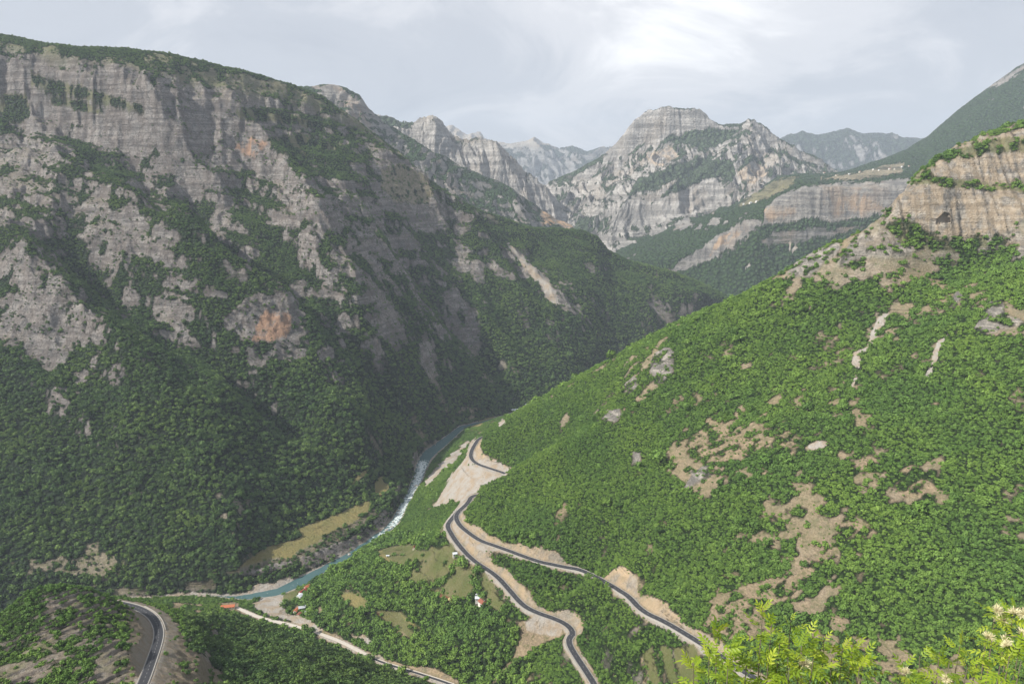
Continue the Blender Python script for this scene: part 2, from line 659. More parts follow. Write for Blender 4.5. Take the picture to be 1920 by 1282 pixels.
# patches: (class, outline). B bare rock, O warm-stained rock, S scree or gravel, E bare earth, F dry meadow, G green meadow, R red ploughed earth
PATCH = [
    ('T', [(775, 1058), (815, 1040), (850, 1040), (900, 1080), (962, 1142), (930, 1148), (895, 1122), (862, 1128), (800, 1108), (765, 1088)]), ('T', [(640, 1108), (690, 1112), (690, 1145), (640, 1140)]), ('T', [(700, 1140), (750, 1145), (795, 1180), (780, 1198), (740, 1178)]),
    ('V', [(58, 140), (100, 152), (150, 163), (205, 180), (265, 198), (268, 212), (200, 196), (140, 182), (85, 172), (60, 160)]),
    ('V', [(95, 178), (150, 190), (195, 208), (180, 214), (130, 202), (95, 194)]),
    ('V', [(0, 176), (50, 180), (58, 215), (40, 232), (0, 225)]),
    ('V', [(435, 205), (480, 200), (560, 215), (640, 232), (630, 244), (540, 232), (450, 225)]),
    ('V', [(500, 260), (560, 250), (640, 270), (690, 300), (640, 310), (560, 300), (520, 285)]),
    ('V', [(1695, 348), (1740, 330), (1790, 338), (1850, 345), (1960, 345), (1960, 366), (1840, 357), (1760, 350)]),
    ('V', [(1745, 300), (1780, 284), (1850, 265), (1960, 250), (1960, 288), (1850, 290), (1800, 300), (1750, 305)]),
    ('V', [(1690, 345), (1720, 318), (1745, 298), (1760, 300), (1740, 330), (1710, 350)]),
    ('V', [(1660, 425), (1700, 410), (1740, 440), (1800, 452), (1850, 445), (1850, 470), (1760, 470), (1690, 462)]),
    ('B', [(560, 1052), (600, 1032), (650, 1012), (690, 986), (720, 958), (737, 962), (722, 990), (690, 1014), (650, 1036), (600, 1058), (570, 1070)]),
    ('B', [(448, 1072), (500, 1062), (545, 1052), (550, 1062), (500, 1076), (455, 1082)]),
    ('B', [(735, 930), (750, 905), (758, 912), (745, 938)]), ('B', [(768, 870), (780, 845), (790, 848), (778, 885)]),
    ('B', [(418, 600), (440, 578), (480, 550), (515, 558), (548, 580), (550, 612), (520, 642), (480, 642), (440, 622)]),
    ('O', [(470, 640), (495, 590), (525, 592), (548, 596), (550, 612), (535, 632), (515, 642)]),
    ('B', [(0, 590), (30, 565), (75, 538), (110, 546), (160, 570), (185, 600), (150, 640), (100, 630), (30, 628), (0, 625)]),
    ('B', [(510, 652), (528, 636), (550, 648), (548, 680), (512, 674)]),
    ('B', [(320, 600), (332, 593), (356, 620), (354, 642), (328, 640)]),
    ('B', [(482, 298), (512, 280), (542, 310), (572, 360), (594, 412), (580, 417), (555, 402), (530, 340), (500, 320)]),
    ('B', [(400, 215), (430, 200), (455, 240), (480, 260), (500, 275), (480, 298), (450, 290), (410, 300), (400, 260)]),
    ('O', [(440, 280), (470, 262), (502, 270), (482, 297), (455, 292)]),
    ('B', [(320, 170), (350, 165), (360, 230), (350, 285), (325, 270), (310, 220)]),
    ('B', [(585, 415), (640, 365), (680, 370), (720, 380), (720, 405), (640, 400), (600, 440), (600, 500), (560, 500), (552, 450)]),
    ('S', [(940, 448), (958, 460), (990, 492), (1028, 520), (1045, 550), (1050, 572), (1030, 570), (1008, 530), (972, 490)]),
    ('E', [(715, 318), (750, 305), (800, 330), (815, 365), (800, 385), (740, 378), (715, 350)]),
    ('B', [(800, 365), (815, 362), (850, 395), (870, 405), (840, 415), (790, 410)]),
    # cliffs of the right hillside
    ('B', [(1215, 702), (1225, 663), (1250, 648), (1267, 665), (1264, 702), (1240, 722)]),
    ('B', [(1170, 722), (1190, 703), (1197, 730), (1178, 742)]),
    ('B', [(1281, 917), (1297, 884), (1330, 873), (1335, 887), (1310, 907), (1295, 917)]),
    ('B', [(1183, 848), (1201, 848), (1199, 872), (1186, 870)]),
    ('B', [(1472, 512), (1530, 468), (1560, 448), (1578, 465), (1550, 492), (1520, 517), (1490, 522)]),
    ('B', [(1574, 492), (1585, 465), (1610, 440), (1660, 440), (1735, 465), (1690, 482), (1640, 478), (1600, 484), (1580, 500)]),
    ('B', [(1822, 622), (1845, 578), (1875, 558), (1885, 590), (1920, 605), (1885, 618), (1850, 624)]),
    ('B', [(1778, 572), (1795, 543), (1807, 555), (1792, 577)]),
    ('B', [(1829, 472), (1833, 438), (1852, 438), (1867, 465), (1850, 480)]),
    ('B', [(1893, 487), (1920, 452), (1960, 450), (1960, 490), (1900, 490)]),
    ('B', [(1125, 790), (1140, 765), (1165, 770), (1160, 795)]),
    ('O', [(1660, 440), (1690, 330), (1780, 280), (1960, 230), (1960, 400), (1850, 445)]),
    ('S', [(1648, 594), (1667, 588), (1655, 612), (1642, 632), (1634, 650), (1612, 665), (1616, 692), (1594, 692), (1598, 663), (1624, 650), (1634, 620)]),
    ('S', [(1609, 705), (1600, 727), (1595, 722), (1602, 705)]),
    ('S', [(1778, 628), (1757, 640), (1742, 690), (1733, 712), (1746, 707), (1762, 655)]),
    ('S', [(1515, 838), (1535, 822), (1557, 828), (1540, 842)]),
    ('E', [(1450, 812), (1485, 800), (1510, 828), (1495, 848), (1455, 835)]),
    ('E', [(1595, 862), (1630, 850), (1650, 870), (1648, 885), (1600, 878)]),
    ('E', [(1665, 890), (1710, 868), (1745, 890), (1760, 920), (1735, 935), (1690, 930), (1672, 905)]),
    ('E', [(1565, 985), (1590, 970), (1650, 988), (1640, 1008), (1600, 1005)]),
    ('E', [(1290, 820), (1330, 795), (1380, 815), (1440, 830), (1400, 860), (1340, 870), (1290, 845)]),
    ('E', [(1490, 1080), (1560, 1020), (1575, 1030), (1520, 1080), (1480, 1120), (1430, 1150), (1380, 1200), (1345, 1210), (1315, 1170), (1350, 1130), (1430, 1110)]),
    ('E', [(1555, 1145), (1585, 1155), (1580, 1172), (1560, 1165)]),
    ('E', [(1650, 1250), (1690, 1245), (1680, 1272), (1655, 1265)]),
    # pale slide below the second bend
    ('S', [(894, 817), (880, 828), (872, 858), (866, 872), (840, 900), (812, 952), (845, 942), (885, 934), (905, 914), (951, 889), (957, 880), (940, 866), (905, 856), (893, 850), (889, 838)]),
    ('S', [(880, 822), (866, 833), (820, 872), (793, 905), (800, 912), (850, 868), (872, 848)]),
    ('S', [(870, 930), (885, 938), (860, 966), (852, 972), (838, 980), (855, 950)]),
    ('S', [(930, 795), (945, 785), (950, 790), (932, 802)]),
    # gravel by the river
    ('S', [(470, 1130), (500, 1122), (530, 1115), (532, 1130), (532, 1145), (547, 1152), (577, 1160), (603, 1173), (606, 1182), (580, 1175), (540, 1163), (505, 1157), (488, 1145)]),
    ('S', [(462, 1110), (480, 1097), (515, 1090), (552, 1080), (543, 1092), (510, 1104), (475, 1114)]),
    ('S', [(650, 1190), (672, 1190), (687, 1186), (702, 1205), (717, 1230), (724, 1247), (712, 1242), (700, 1215), (680, 1202)]),
    ('F', [(446, 1064), (464, 1048), (500, 1024), (525, 1019), (553, 1011), (566, 1004), (555, 993), (590, 978), (614, 970), (650, 954), (690, 939), (699, 942), (690, 960), (668, 976), (640, 988), (610, 1004), (592, 1019), (560, 1031), (545, 1048), (520, 1044), (490, 1052)]),
    ('F', [(654, 917), (660, 904), (675, 887), (689, 879), (686, 889), (668, 906)]),
    ('F', [(702, 905), (711, 894), (721, 890), (718, 903), (731, 907), (726, 920), (712, 932), (703, 925)]),
    ('F', [(880, 802), (900, 788), (930, 778), (925, 785), (895, 800)]),
    ('G', [(700, 1035), (730, 1025), (775, 1017), (783, 1030), (815, 1032), (824, 1040), (800, 1050), (765, 1055), (755, 1061), (735, 1056), (715, 1048)]),
    ('F', [(700, 1035), (716, 1032), (735, 1050), (728, 1056), (714, 1047)]),
    ('G', [(790, 1068), (815, 1050), (835, 1042), (851, 1045), (842, 1072), (828, 1082), (812, 1098), (795, 1100), (772, 1092), (775, 1078)]),
    ('E', [(830, 1046), (838, 1048), (838, 1064), (831, 1066)]),
    ('G', [(838, 1090), (862, 1080), (880, 1096), (870, 1100), (890, 1118), (862, 1122), (850, 1105)]),
    ('R', [(799, 1101), (812, 1104), (845, 1119), (857, 1131), (840, 1127), (815, 1115)]),
    ('R', [(864, 1097), (878, 1101), (889, 1112), (880, 1112)]),
    ('R', [(851, 1047), (860, 1046), (885, 1066), (902, 1079), (885, 1077), (863, 1063)]),
    ('R', [(703, 1150), (715, 1143), (737, 1150), (747, 1166), (745, 1174), (720, 1161)]),
    ('F', [(748, 1151), (780, 1167), (794, 1181), (783, 1179), (765, 1166)]),
    ('G', [(752, 1171), (772, 1180), (788, 1196), (760, 1188)]),
    ('F', [(640, 1115), (655, 1111), (670, 1117), (687, 1121), (682, 1141), (660, 1137), (645, 1129)]),
    ('E', [(825, 1125), (833, 1126), (843, 1136), (836, 1137)]),
    ('G', [(530, 1116), (545, 1108), (562, 1104), (560, 1118), (535, 1132)]),
    ('G', [(903, 1104), (925, 1103), (940, 1128), (957, 1150), (935, 1148), (915, 1126)]),
    ('E', [(545, 1135), (560, 1130), (566, 1140), (552, 1146)]),
    ('E', [(590, 1135), (605, 1128), (607, 1145), (595, 1148)]),
    ('E', [(925, 1147), (973, 1165), (1000, 1158), (1060, 1175), (1054, 1193), (1013, 1211), (967, 1238), (940, 1273), (920, 1285), (935, 1265), (962, 1235), (966, 1207), (976, 1187), (950, 1172)]),
    ('S', [(985, 1163), (1005, 1160), (1058, 1178), (1050, 1192), (1020, 1190), (990, 1180)]),
    ('G', [(1262, 1222), (1300, 1212), (1312, 1230), (1310, 1282), (1275, 1282)]),
    ('E', [(1225, 1222), (1231, 1222), (1252, 1282), (1243, 1282)]),
    ('G', [(1235, 1222), (1258, 1222), (1272, 1282), (1255, 1282)]),
    ('E', [(1192, 1247), (1198, 1246), (1218, 1282), (1208, 1282)]),
    ('G', [(1200, 1245), (1222, 1230), (1240, 1282), (1220, 1282)]),
    ('E', [(1140, 1275), (1150, 1270), (1156, 1282), (1142, 1282)]),
    ('E', [(415, 1128), (440, 1122), (450, 1130), (452, 1142), (425, 1143)]),
    ('E', [(318, 1128), (365, 1130), (360, 1138), (325, 1138)]),
    ('E', [(80, 1065), (150, 1045), (205, 1030), (222, 1052), (200, 1075), (130, 1078)]),
    ('S', [(245, 1160), (262, 1146), (272, 1165), (288, 1200), (270, 1240), (258, 1282), (235, 1282)]),
    ('E', [(305, 1180), (330, 1165), (350, 1210), (420, 1262), (440, 1285), (300, 1285), (320, 1230)]),
]

# ------------------------------------------------------------------ river banks, read off the photograph at water level
LBANK = [(-1100, 702), (-800, 762), (-600, 817)] + [tuple(float(q) for q in at_z(u, v, 0))[:2] for u, v in
         [(350, 1109), (400, 1112), (440, 1114), (462, 1111), (520, 1100), (560, 1080), (600, 1062), (640, 1040), (680, 1015), (708, 995), (735, 973), (750, 945), (764, 920), (776, 888), (781, 862), (797, 845), (828, 825), (848, 808), (862, 798)]] + [(-72, 1560), (0, 1620), (150, 1760), (330, 2020), (620, 2290), (900, 2480), (1150, 2640)]
RBANK = [(-1100, 680), (-800, 742), (-600, 800)] + [tuple(float(q) for q in at_z(u, v, 0))[:2] for u, v in
         [(350, 1117), (400, 1120), (440, 1123), (462, 1126), (483, 1122), (538, 1112), (588, 1091), (632, 1064), (668, 1041), (700, 1016), (722, 1002), (748, 982), (763, 952), (777, 928), (791, 904), (801, 880), (812, 860), (834, 839), (856, 818), (872, 804)]] + [(-66, 1549), (6, 1608), (156, 1748)]

# ------------------------------------------------------------------ the left mountain as a loft of lines read off the photograph
cols = lambda us, vs, ys: [[float(q) for q in at_y(u, v, y)] for u, v, y in zip(us, vs, ys)]


def shift(row, dy, dz):
    out = []
    for x, y, z in row:
        a = x / y
        out.append((a * (y + dy), y + dy, z + dz))
    return out


FOOT = LBANK
foot = [(x, y, 0.5) for x, y in FOOT]
US = [-260, -120, 0, 60, 150, 230, 300, 330, 420, 480, 540, 600, 640, 680, 720, 760, 800, 850, 900, 950, 1000, 1050, 1090, 1120, 1140, 1180, 1260, 1320, 1362, 1450]
SKY_V = [40, 55, 68, 78, 88, 92, 101, 105, 125, 140, 155, 175, 203, 233, 265, 300, 335, 373, 395, 410, 425, 428, 430, 440, 468, 488, 508, 533, 560, 640]
SKY_Y = [2060, 2050, 2040, 2030, 2000, 1985, 1990, 2000, 2060, 2110, 2160, 2200, 2220, 2240, 2255, 2270, 2290, 2310, 2330, 2360, 2390, 2420, 2440, 2450, 2460, 2470, 2475, 2480, 2480, 2480]
TOP_V = [60, 72, 85, 98, 116, 132, 152, 162, 182, 188, 196, 208, 225, 245, 277, 312, 347, 385, 407, 422, 437, 440, 442, 456, 482, 500, 520, 545, 570, 650]
BASE_V = [170, 185, 200, 215, 240, 262, 285, 292, 300, 290, 275, 265, 270, 290, 320, 350, 380, 415, 435, 450, 460, 462, 465, 480, 505, 520, 540, 560, 585, 665]
sky_row = cols(US, SKY_V, SKY_Y)
top_row = cols(US, TOP_V, [y - d for y, d in zip(SKY_Y, [150, 150, 150, 150, 150, 145, 140, 138, 125, 110, 100, 85, 70, 55, 45, 40, 38, 36, 36, 36, 36, 36, 36, 36, 36, 36, 36, 36, 36, 36])])
base_row = cols(US, BASE_V, [y - d for y, d in zip(SKY_Y, [205, 205, 205, 205, 215, 220, 230, 235, 240, 220, 200, 180, 170, 160, 140, 120, 110, 100, 95, 92, 90, 90, 90, 90, 90, 90, 90, 90, 90, 90])])
TERR_U = [425, 440, 470, 500, 560, 610, 660, 700, 735, 752, 775]
terr_front = [[float(q) for q in at_z(u, v, 16)] for u, v in zip([450, 480, 520, 560, 600, 640, 680, 705, 735], [1082, 1058, 1045, 1035, 1020, 1005, 985, 965, 935])]
terr_back = [[float(q) for q in at_z(u, v, 26)] for u, v in zip([448, 480, 520, 555, 590, 650, 690, 712, 740], [1066, 1038, 1013, 992, 975, 951, 935, 898, 868])]
far_l = [(x, y + 14, 7) for x, y in FOOT if x < -465]
far_r = [(x - 5, y + 14, 7) for x, y in FOOT if x > -176]
terr_front = far_l + terr_front + far_r
terr_back = [(x, y + 40, 26) for x, y in FOOT if x < -465] + terr_back + [(x - 12, y + 42, 28) for x, y in FOOT if x > -170]
back_row = shift(sky_row, 260, -95)
back_row2 = shift(sky_row, 700, -420)

# ------------------------------------------------------------------ the right hillside, a thin-plate surface through measured points
RC = []


def plane_pt(u, v, dz=0.0):
    dx, dy, dz_ = ray(u, v)
    t = (550 - 150 + 0.486 * 108 + 0.2985 * 622) / (0.486 * dx + 0.2985 * dy - dz_)
    RC.append((float(dx * t), float(dy * t), float(CAM_H + dz_ * t) + dz))


def zp(u, v, z):
    RC.append(tuple(float(q) for q in at_z(u, v, z)))


def yp(u, v, y):
    RC.append(tuple(float(q) for q in at_y(u, v, y)))


rbk = np.array(RBANK[2:])
lbk = np.array([p for p in LBANK if -620 < p[0] < 160])
for i, (bx, by) in enumerate(RBANK[3:]):
    RC.append((bx, by, 0.8))
    j = int(np.argmin(np.hypot(lbk[:, 0] - bx, lbk[:, 1] - by)))
    RC.append((bx * 0.4 + lbk[j, 0] * 0.6, by * 0.4 + lbk[j, 1] * 0.6, -3.0))
for u, v, z in [(838, 985, 117), (860, 1030, 113), (930, 1080, 109), (985, 1145, 106), (1060, 1170, 106), (1065, 1205, 103), (1100, 1262, 98),
                (853, 972, 120), (880, 1005, 125), (1000, 1052, 136), (1100, 1082, 146), (1160, 1105, 151), (1200, 1148, 156), (1320, 1215, 166), (1400, 1262, 172),
                (700, 1150, 38), (600, 1150, 24), (800, 1100, 62), (770, 1035, 48), (710, 1040, 40), (840, 1060, 84), (900, 1122, 86), (760, 1200, 42), (860, 1200, 74),
                (950, 1190, 88), (930, 1262, 66), (830, 1282, 52), (680, 1192, 26), (720, 1235, 36), (760, 1285, 44), (525, 1130, 5), (570, 1150, 14), (640, 1060, 16), (560, 1110, 8), (430, 1137, 9), (380, 1136, 11), (330, 1134, 10), (280, 1130, 8),
                (840, 900, 60), (820, 950, 55), (800, 1000, 50), (760, 1000, 14), (850, 960, 112), (720, 1010, 12), (1020, 1250, 84), (1150, 1180, 118), (1180, 1240, 112), (1100, 1120, 116), (640, 1240, 22)]:
    zp(u, v, z)
for u, v in [(1000, 900), (1200, 1000), (1400, 1000), (1600, 1100), (1900, 1282), (1900, 1000), (1400, 800), (1600, 900), (1900, 700), (1300, 700), (1600, 600), (1800, 560), (1200, 880),
             (2050, 1100), (2050, 800), (1100, 950), (1500, 1200), (1700, 1250), (1740, 1000), (1750, 800), (1480, 640), (1900, 500), (1100, 860), (940, 960), (1250, 1100)]:
    plane_pt(u, v)
for u, v, y in [(905, 915, 865), (950, 888, 868), (1000, 858, 872), (1060, 825, 882), (1120, 790, 892),
                (980, 840, 1020), (1040, 790, 1010), (1100, 740, 1010), (1200, 700, 955)]:
    yp(u, v, y)
RC += [(0, 922, 143), (30, 918, 162), (80, 915, 192), (-57, 900, 124), (-30, 915, 126), (8, 955, 124), (-8, 982, 122), (-58, 1022, 120), (-68, 1045, 120), (-70, 1077, 120), (-60, 1135, 119)]
SILU = [(906, 812, 1098), (930, 798, 1105), (975, 770, 1108), (1010, 750, 1110), (1060, 720, 1112), (1130, 680, 1105), (1200, 640, 1085), (1290, 592, 1060), (1362, 562, 1038), (1430, 527, 1020), (1480, 503, 1015), (1540, 467, 1010), (1590, 442, 1005), (1640, 415, 1003), (1668, 400, 1000)]
for u, v, y in SILU:
    yp(u, v, y)
    x, yy, z = RC[-1]
    RC.append((x * 1.16, yy * 1.16, z - 0.62 * 0.16 * yy))
    RC.append((x * 1.55, yy * 1.55, z - 0.42 * 0.55 * yy))
for u, v, y in [(1680, 412, 950), (1735, 432, 944), (1800, 442, 938), (1855, 436, 934), (1910, 400, 930), (1980, 390, 930),
                (1700, 352, 966), (1755, 352, 962), (1850, 362, 955), (1910, 366, 952), (1980, 360, 952),
                (1740, 333, 984), (1850, 338, 982), (1930, 340, 980), (1745, 306, 991), (1850, 303, 992), (1930, 306, 992)]:
    yp(u, v, y)
for u, v, y in [(1692, 345, 978), (1722, 320, 992), (1746, 300, 1003), (1770, 280, 1018), (1800, 262, 1030), (1850, 242, 1045), (1900, 228, 1055), (1960, 215, 1065), (2100, 190, 1080)]:
    yp(u, v, y)
    x, yy, z = RC[-1]
    RC.append((x * 1.2, yy * 1.2, z - 0.05 * yy))
    RC.append((x * 1.6, yy * 1.6, z - 0.35 * yy))
RP = np.array(RC)
R_MODEL = tps_fit(RP[:, :2], RP[:, 2], 0.0006)

# ------------------------------------------------------------------ grid of the valley: columns of constant x / y, rows of y
NA, NY = 1150, 1500
A = np.linspace(-0.98, 0.98, NA)
Y = 390.0 * (3000.0 / 390.0) ** np.linspace(0, 1, NY)
GX = (A[None, :] * Y[:, None])
GY = np.repeat(Y[:, None], NA, 1)



def between(r0, r1, f, bulge=0.0):
    a = np.linspace(-1.1, 0.45, 90)
    out = []
    for r in (r0, r1):
        r = np.array(r, float)
        ra = r[:, 0] / r[:, 1]
        o = np.argsort(ra)
        out.append((np.interp(a, ra[o], r[o, 1]), np.interp(a, ra[o], r[o, 2])))
    y = out[0][0] * (1 - f) + out[1][0] * f
    z = out[0][1] * (1 - f) + out[1][1] * f + bulge
    return [(a[i] * y[i], y[i], z[i]) for i in range(len(a))]


Lz = loft([shift(foot, -260, -150), shift(foot, -6, -2), foot, terr_front, terr_back, between(terr_back, base_row, 0.12, 2), between(terr_back, base_row, 0.4, 8), between(terr_back, base_row, 0.7, 8), base_row, top_row, sky_row, back_row, back_row2], A, Y)
cs = np.linspace(0, NA - 1, 180)
ysub = np.linspace(0, NY - 1, 320)
Rs = tps_eval(R_MODEL, np.interp(cs, np.arange(NA), A)[None, :] * np.interp(ysub, np.arange(NY), Y)[:, None], np.repeat(np.interp(ysub, np.arange(NY), Y)[:, None], 180, 1))
tmp = np.empty((NY, 180))
for c in range(180):
    tmp[:, c] = np.interp(np.arange(NY), ysub, Rs[:, c])
Rz = np.empty((NY, NA))
for r in range(NY):
    Rz[r] = np.interp(np.arange(NA), cs, tmp[r])
fa = np.array(FOOT, float)
yfoot = np.interp(A, fa[:, 0] / fa[:, 1], fa[:, 1])
Rz -= 1.1 * np.maximum(0, GY - yfoot[None, :] + 8)
Rz = np.where(GY > 1750, np.minimum(Rz, -60), Rz)


def column_hit(u, v, Z, rise=0.0):
    """where the sight line of a pixel meets a height grid"""
    dx, dy, dz = ray(u, v)
    a = float(dx / dy)
    c = (a - A[0]) / (A[1] - A[0])
    c0 = int(np.clip(math.floor(c), 0, NA - 2))
    f = c - c0
    zc = Z[:, c0] * (1 - f) + Z[:, c0 + 1] * f + rise
    los = CAM_H + Y * float(dz / dy)
    k = np.nonzero(zc >= los)[0]
    i = k[0] if len(k) else NY - 1
    i = max(i, 1)
    d0, d1 = los[i - 1] - zc[i - 1], los[i] - zc[i]
    t = d0 / (d0 - d1 + 1e-9) if len(k) else 1.0
    y = Y[i - 1] + (Y[i] - Y[i - 1]) * float(np.clip(t, 0, 1))
    return (a * y, y, CAM_H + y * float(dz / dy) - rise)


# ribs and gullies of the left mountain, drawn on its face
def rib(Z, pts, amp, w, target):
    P = np.array([column_hit(u, v, Z) for u, v in pts])
    D, T = seg_dist(GX, GY, smooth_path(P[:, :2], 25, 1), w * 3.0)
    L = T.max() if np.isfinite(T).all() else 1.0
    m = np.isfinite(D)
    tl = T[m] / (T[m].max() + 1e-6)
    prof = np.exp(-np.abs(D[m] / w) ** 1.25) * np.clip(np.minimum(tl, 1 - tl) * 7 + 0.35, 0, 1)
    target[m] += amp * prof


BaseL = Lz.copy()


def warp_rows(Z, Yv, G):
    """pull the slope back and forth along the view axis, so that cliffs get buttresses and clefts"""
    out = np.empty_like(Z)
    for c in range(Z.shape[1]):
        out[:, c] = np.interp(Yv + G[:, c], Yv, Z[:, c])
    return out


dL = np.zeros_like(Lz)
for pts, amp, w in [
    ([(60, 255), (130, 330), (230, 400), (290, 450), (360, 490), (450, 540), (550, 590), (600, 640)], 52, 58),
    ([(400, 195), (480, 270), (560, 350), (600, 420), (650, 500), (715, 600), (740, 660)], 50, 55),
    ([(0, 445), (60, 520), (130, 590), (200, 650), (300, 760), (360, 850)], 48, 60),
    ([(690, 290), (800, 370), (900, 450), (960, 530), (1010, 620)], 42, 52),
    ([(265, 165), (300, 240), (345, 300), (420, 350)], 36, 36),
    ([(330, 290), (420, 420), (500, 510), (600, 590), (700, 680), (770, 770)], -44, 46), ([(90, 420), (200, 520), (300, 580), (420, 660), (520, 740), (560, 800)], -42, 46),
    ([(640, 330), (740, 440), (830, 560), (900, 640), (940, 720)], -38, 44),
    ([(400, 195), (450, 250), (500, 290), (560, 360), (590, 410), (600, 450)], 34, 42),
    ([(10, 95), (45, 150), (65, 220), (60, 262), (50, 290)], 24, 26),
    ([(255, 150), (285, 190), (300, 240), (320, 285)], 26, 28), ([(345, 175), (352, 230), (345, 290)], 22, 26),
    ([(330, 440), (400, 500), (470, 555), (530, 580), (545, 620)], 38, 55),
    ([(0, 470), (60, 530), (100, 560), (150, 600)], 40, 62),
    ([(205, 345), (240, 400), (285, 432)], 26, 30), ([(160, 330), (95, 375), (110, 435)], 26, 36),
    ([(690, 290), (750, 320), (800, 380), (860, 420), (930, 470)], 26, 55),
    ([(820, 370), (880, 440), (900, 520)], 20, 42), ([(940, 450), (990, 500), (1040, 560)], 14, 24),
    ([(620, 330), (690, 400), (740, 500), (760, 600)], 26, 52), ([(560, 480), (600, 560), (640, 640), (700, 700)], 26, 52),
    ([(180, 640), (260, 720), (330, 800), (420, 900)], 26, 80), ([(900, 560), (930, 640), (960, 720)], 16, 50), ([(1060, 600), (1090, 650), (1100, 690)], 14, 60),
    ([(0, 350), (60, 430), (110, 470)], 24, 40), ([(540, 700), (620, 760), (700, 850)], 16, 50),
    ([(470, 330), (540, 440), (600, 530), (660, 620), (740, 700)], -27, 36), ([(720, 390), (760, 460), (800, 540), (870, 600), (960, 700)], -25, 36),
    ([(340, 330), (430, 430), (500, 500), (580, 580)], -22, 34), ([(240, 262), (270, 330), (320, 400)], -22, 34),
    ([(380, 600), (430, 680), (520, 770), (600, 830)], -26, 42), ([(130, 460), (220, 560), (330, 650)], -24, 40),
    ([(900, 480), (940, 560), (1000, 640)], -14, 34), ([(1130, 540), (1180, 600), (1200, 640)], -10, 40),
]:
    rib(BaseL, pts, amp, w, dL)
wall = sstep(40, 140, BaseL) * (1 - 0.75 * sstep(0, 1, (GY - np.interp(A, np.array(top_row)[:, 0] / np.array(top_row)[:, 1], np.array(top_row)[:, 1])[None, :]) / 40.0))
topy0 = np.interp(A, np.array(sky_row)[:, 0] / np.array(sky_row)[:, 1], np.array(sky_row)[:, 1])[None, :]
fx, fy = 0.80, -0.60
pq = GX * -fy + GY * fx
pl = GX * fx + GY * fy
wx = 95 * fbm(GX / 240, GY / 240, 4, seed=3)
wy = 95 * fbm(GX / 240, GY / 240, 4, seed=4)
hard = sstep(200, 420, BaseL) * sstep(-10, -60, GY - topy0)
gw = hard * (15 * (ridged((GX + wx) / 120, (GY + wy) / 300, 3, 0.55, 61) - 0.5) + 9 * (ridged((GX + 0.4 * wy) / 36, (GY + wx) / 120, 3, 0.55, 62) - 0.5))
BaseL = warp_rows(BaseL, Y, gw)
dL += wall * (40 * ridged((pq + wx) / 210, (pl + wy) / 560, 4, 0.5, 1) - 20)
dL += wall * 22 * (ridged((pq + 0.6 * wx) / 78, (pl + wy) / 190, 4, 0.55, 2) - 0.45)
dL += (0.25 + 0.75 * wall) * sstep(10, 80, BaseL) * 4.5 * fbm(GX / 26, GY / 26, 4, 0.55, 5)
Lz = BaseL + dL
# beds: ledges and short cliffs following the dip
rockiness = np.clip(0.55 + 0.9 * fbm((pq + wx) / 190, (pl + wy) / 260, 4, 0.55, 7), 0, 1) * wall * sstep(120, 330, BaseL)
bed = Lz + 0.20 * GX - 0.02 * GY + 10 * fbm(GX / 220, GY / 220, 2, seed=8)


def terrace(q, step, sharp):
    k = np.floor(q / step)
    f = q / step - k
    g = np.where(f < 1 - sharp, f / (1 - sharp) * 0.35, 0.35 + 0.65 * (f - (1 - sharp)) / sharp)
    return (k + g) * step - q


Lz += rockiness * (0.95 * terrace(bed, 44.0, 0.36) + 0.85 * terrace(bed + 7, 17.0, 0.42))

# right hillside relief
offroad = sstep(0, 40, Rz)
BaseR = Rz.copy()
wx2 = 25 * fbm(GX / 120, GY / 120, 3, seed=13)
up = sstep(170, 300, BaseR)
dR = up * (13 * ridged((GX * 0.52 - GY * 0.85 + wx2) / 150, (GX * 0.85 + GY * 0.52) / 330, 3, 0.5, 11) - 7) + (0.35 + 0.65 * up) * 2.6 * fbm(GX / 34, GY / 34, 4, 0.5, 12)
nearsil = sstep(0, 60, np.abs(GY - 1000) + 40)
dR *= sstep(4, 30, BaseR)
Rz = BaseR + dR * 0.8
cliff_zone = sstep(465, 490, BaseR) * sstep(430, 520, GX)
bedR = Rz + 0.03 * GX + 3 * fbm(GX / 60, GY / 60, 3, seed=15)
Rz = warp_rows(Rz, Y, cliff_zone * (9 * (ridged(GX / 34, GY / 300, 3, 0.55, 63) - 0.5) + 5 * (ridged(GX / 11, GY / 90, 3, 0.55, 64) - 0.5)))
Rz += cliff_zone * (0.8 * terrace(bedR, 19.0, 0.45) + 0.8 * terrace(bedR + 4, 6.0, 0.45)) + cliff_zone * (3.2 * ridged(GX / 17, GY / 60, 3, 0.6, 16) - 1.6 + 1.6 * fbm(GX / 6, GY / 6, 3, 0.6, 17))

# join
Kz = np.maximum(Lz, Rz)
h = 5.0
d = np.clip(0.5 + 0.5 * (Lz - Rz) / h, 0, 1)
Z0 = Rz + (Lz - Rz) * d + h * d * (1 - d)
Z0 = np.where(Lz > Rz + h, Lz, Z0)
BED = -1.6
Z0 = np.maximum(Z0, BED)
isL = Lz > Rz

# bare patches from the photograph: raise the rock a little
PU, PV, PD = project(GX, GY, Z0)
nu = 5.0 * fbm(GX / 11, GY / 11, 3, seed=21)
nv = 5.0 * fbm(GX / 11, GY / 11, 3, seed=22)
los_ok = np.ones(Z0.shape, bool)
el = (Z0 - CAM_H) / GY
runmax = np.maximum.accumulate(el, 0)
seen = el > runmax - 0.012
masks = {k: np.zeros(Z0.shape, np.float32) for k in 'BOSEFGRVT'}
for k, poly in PATCH:
    jit = 0.35 if k in 'FGR' else 1.0
    m = in_poly(PU + nu * jit, PV + nv * jit, poly) & seen
    masks[k][m] = 1.0


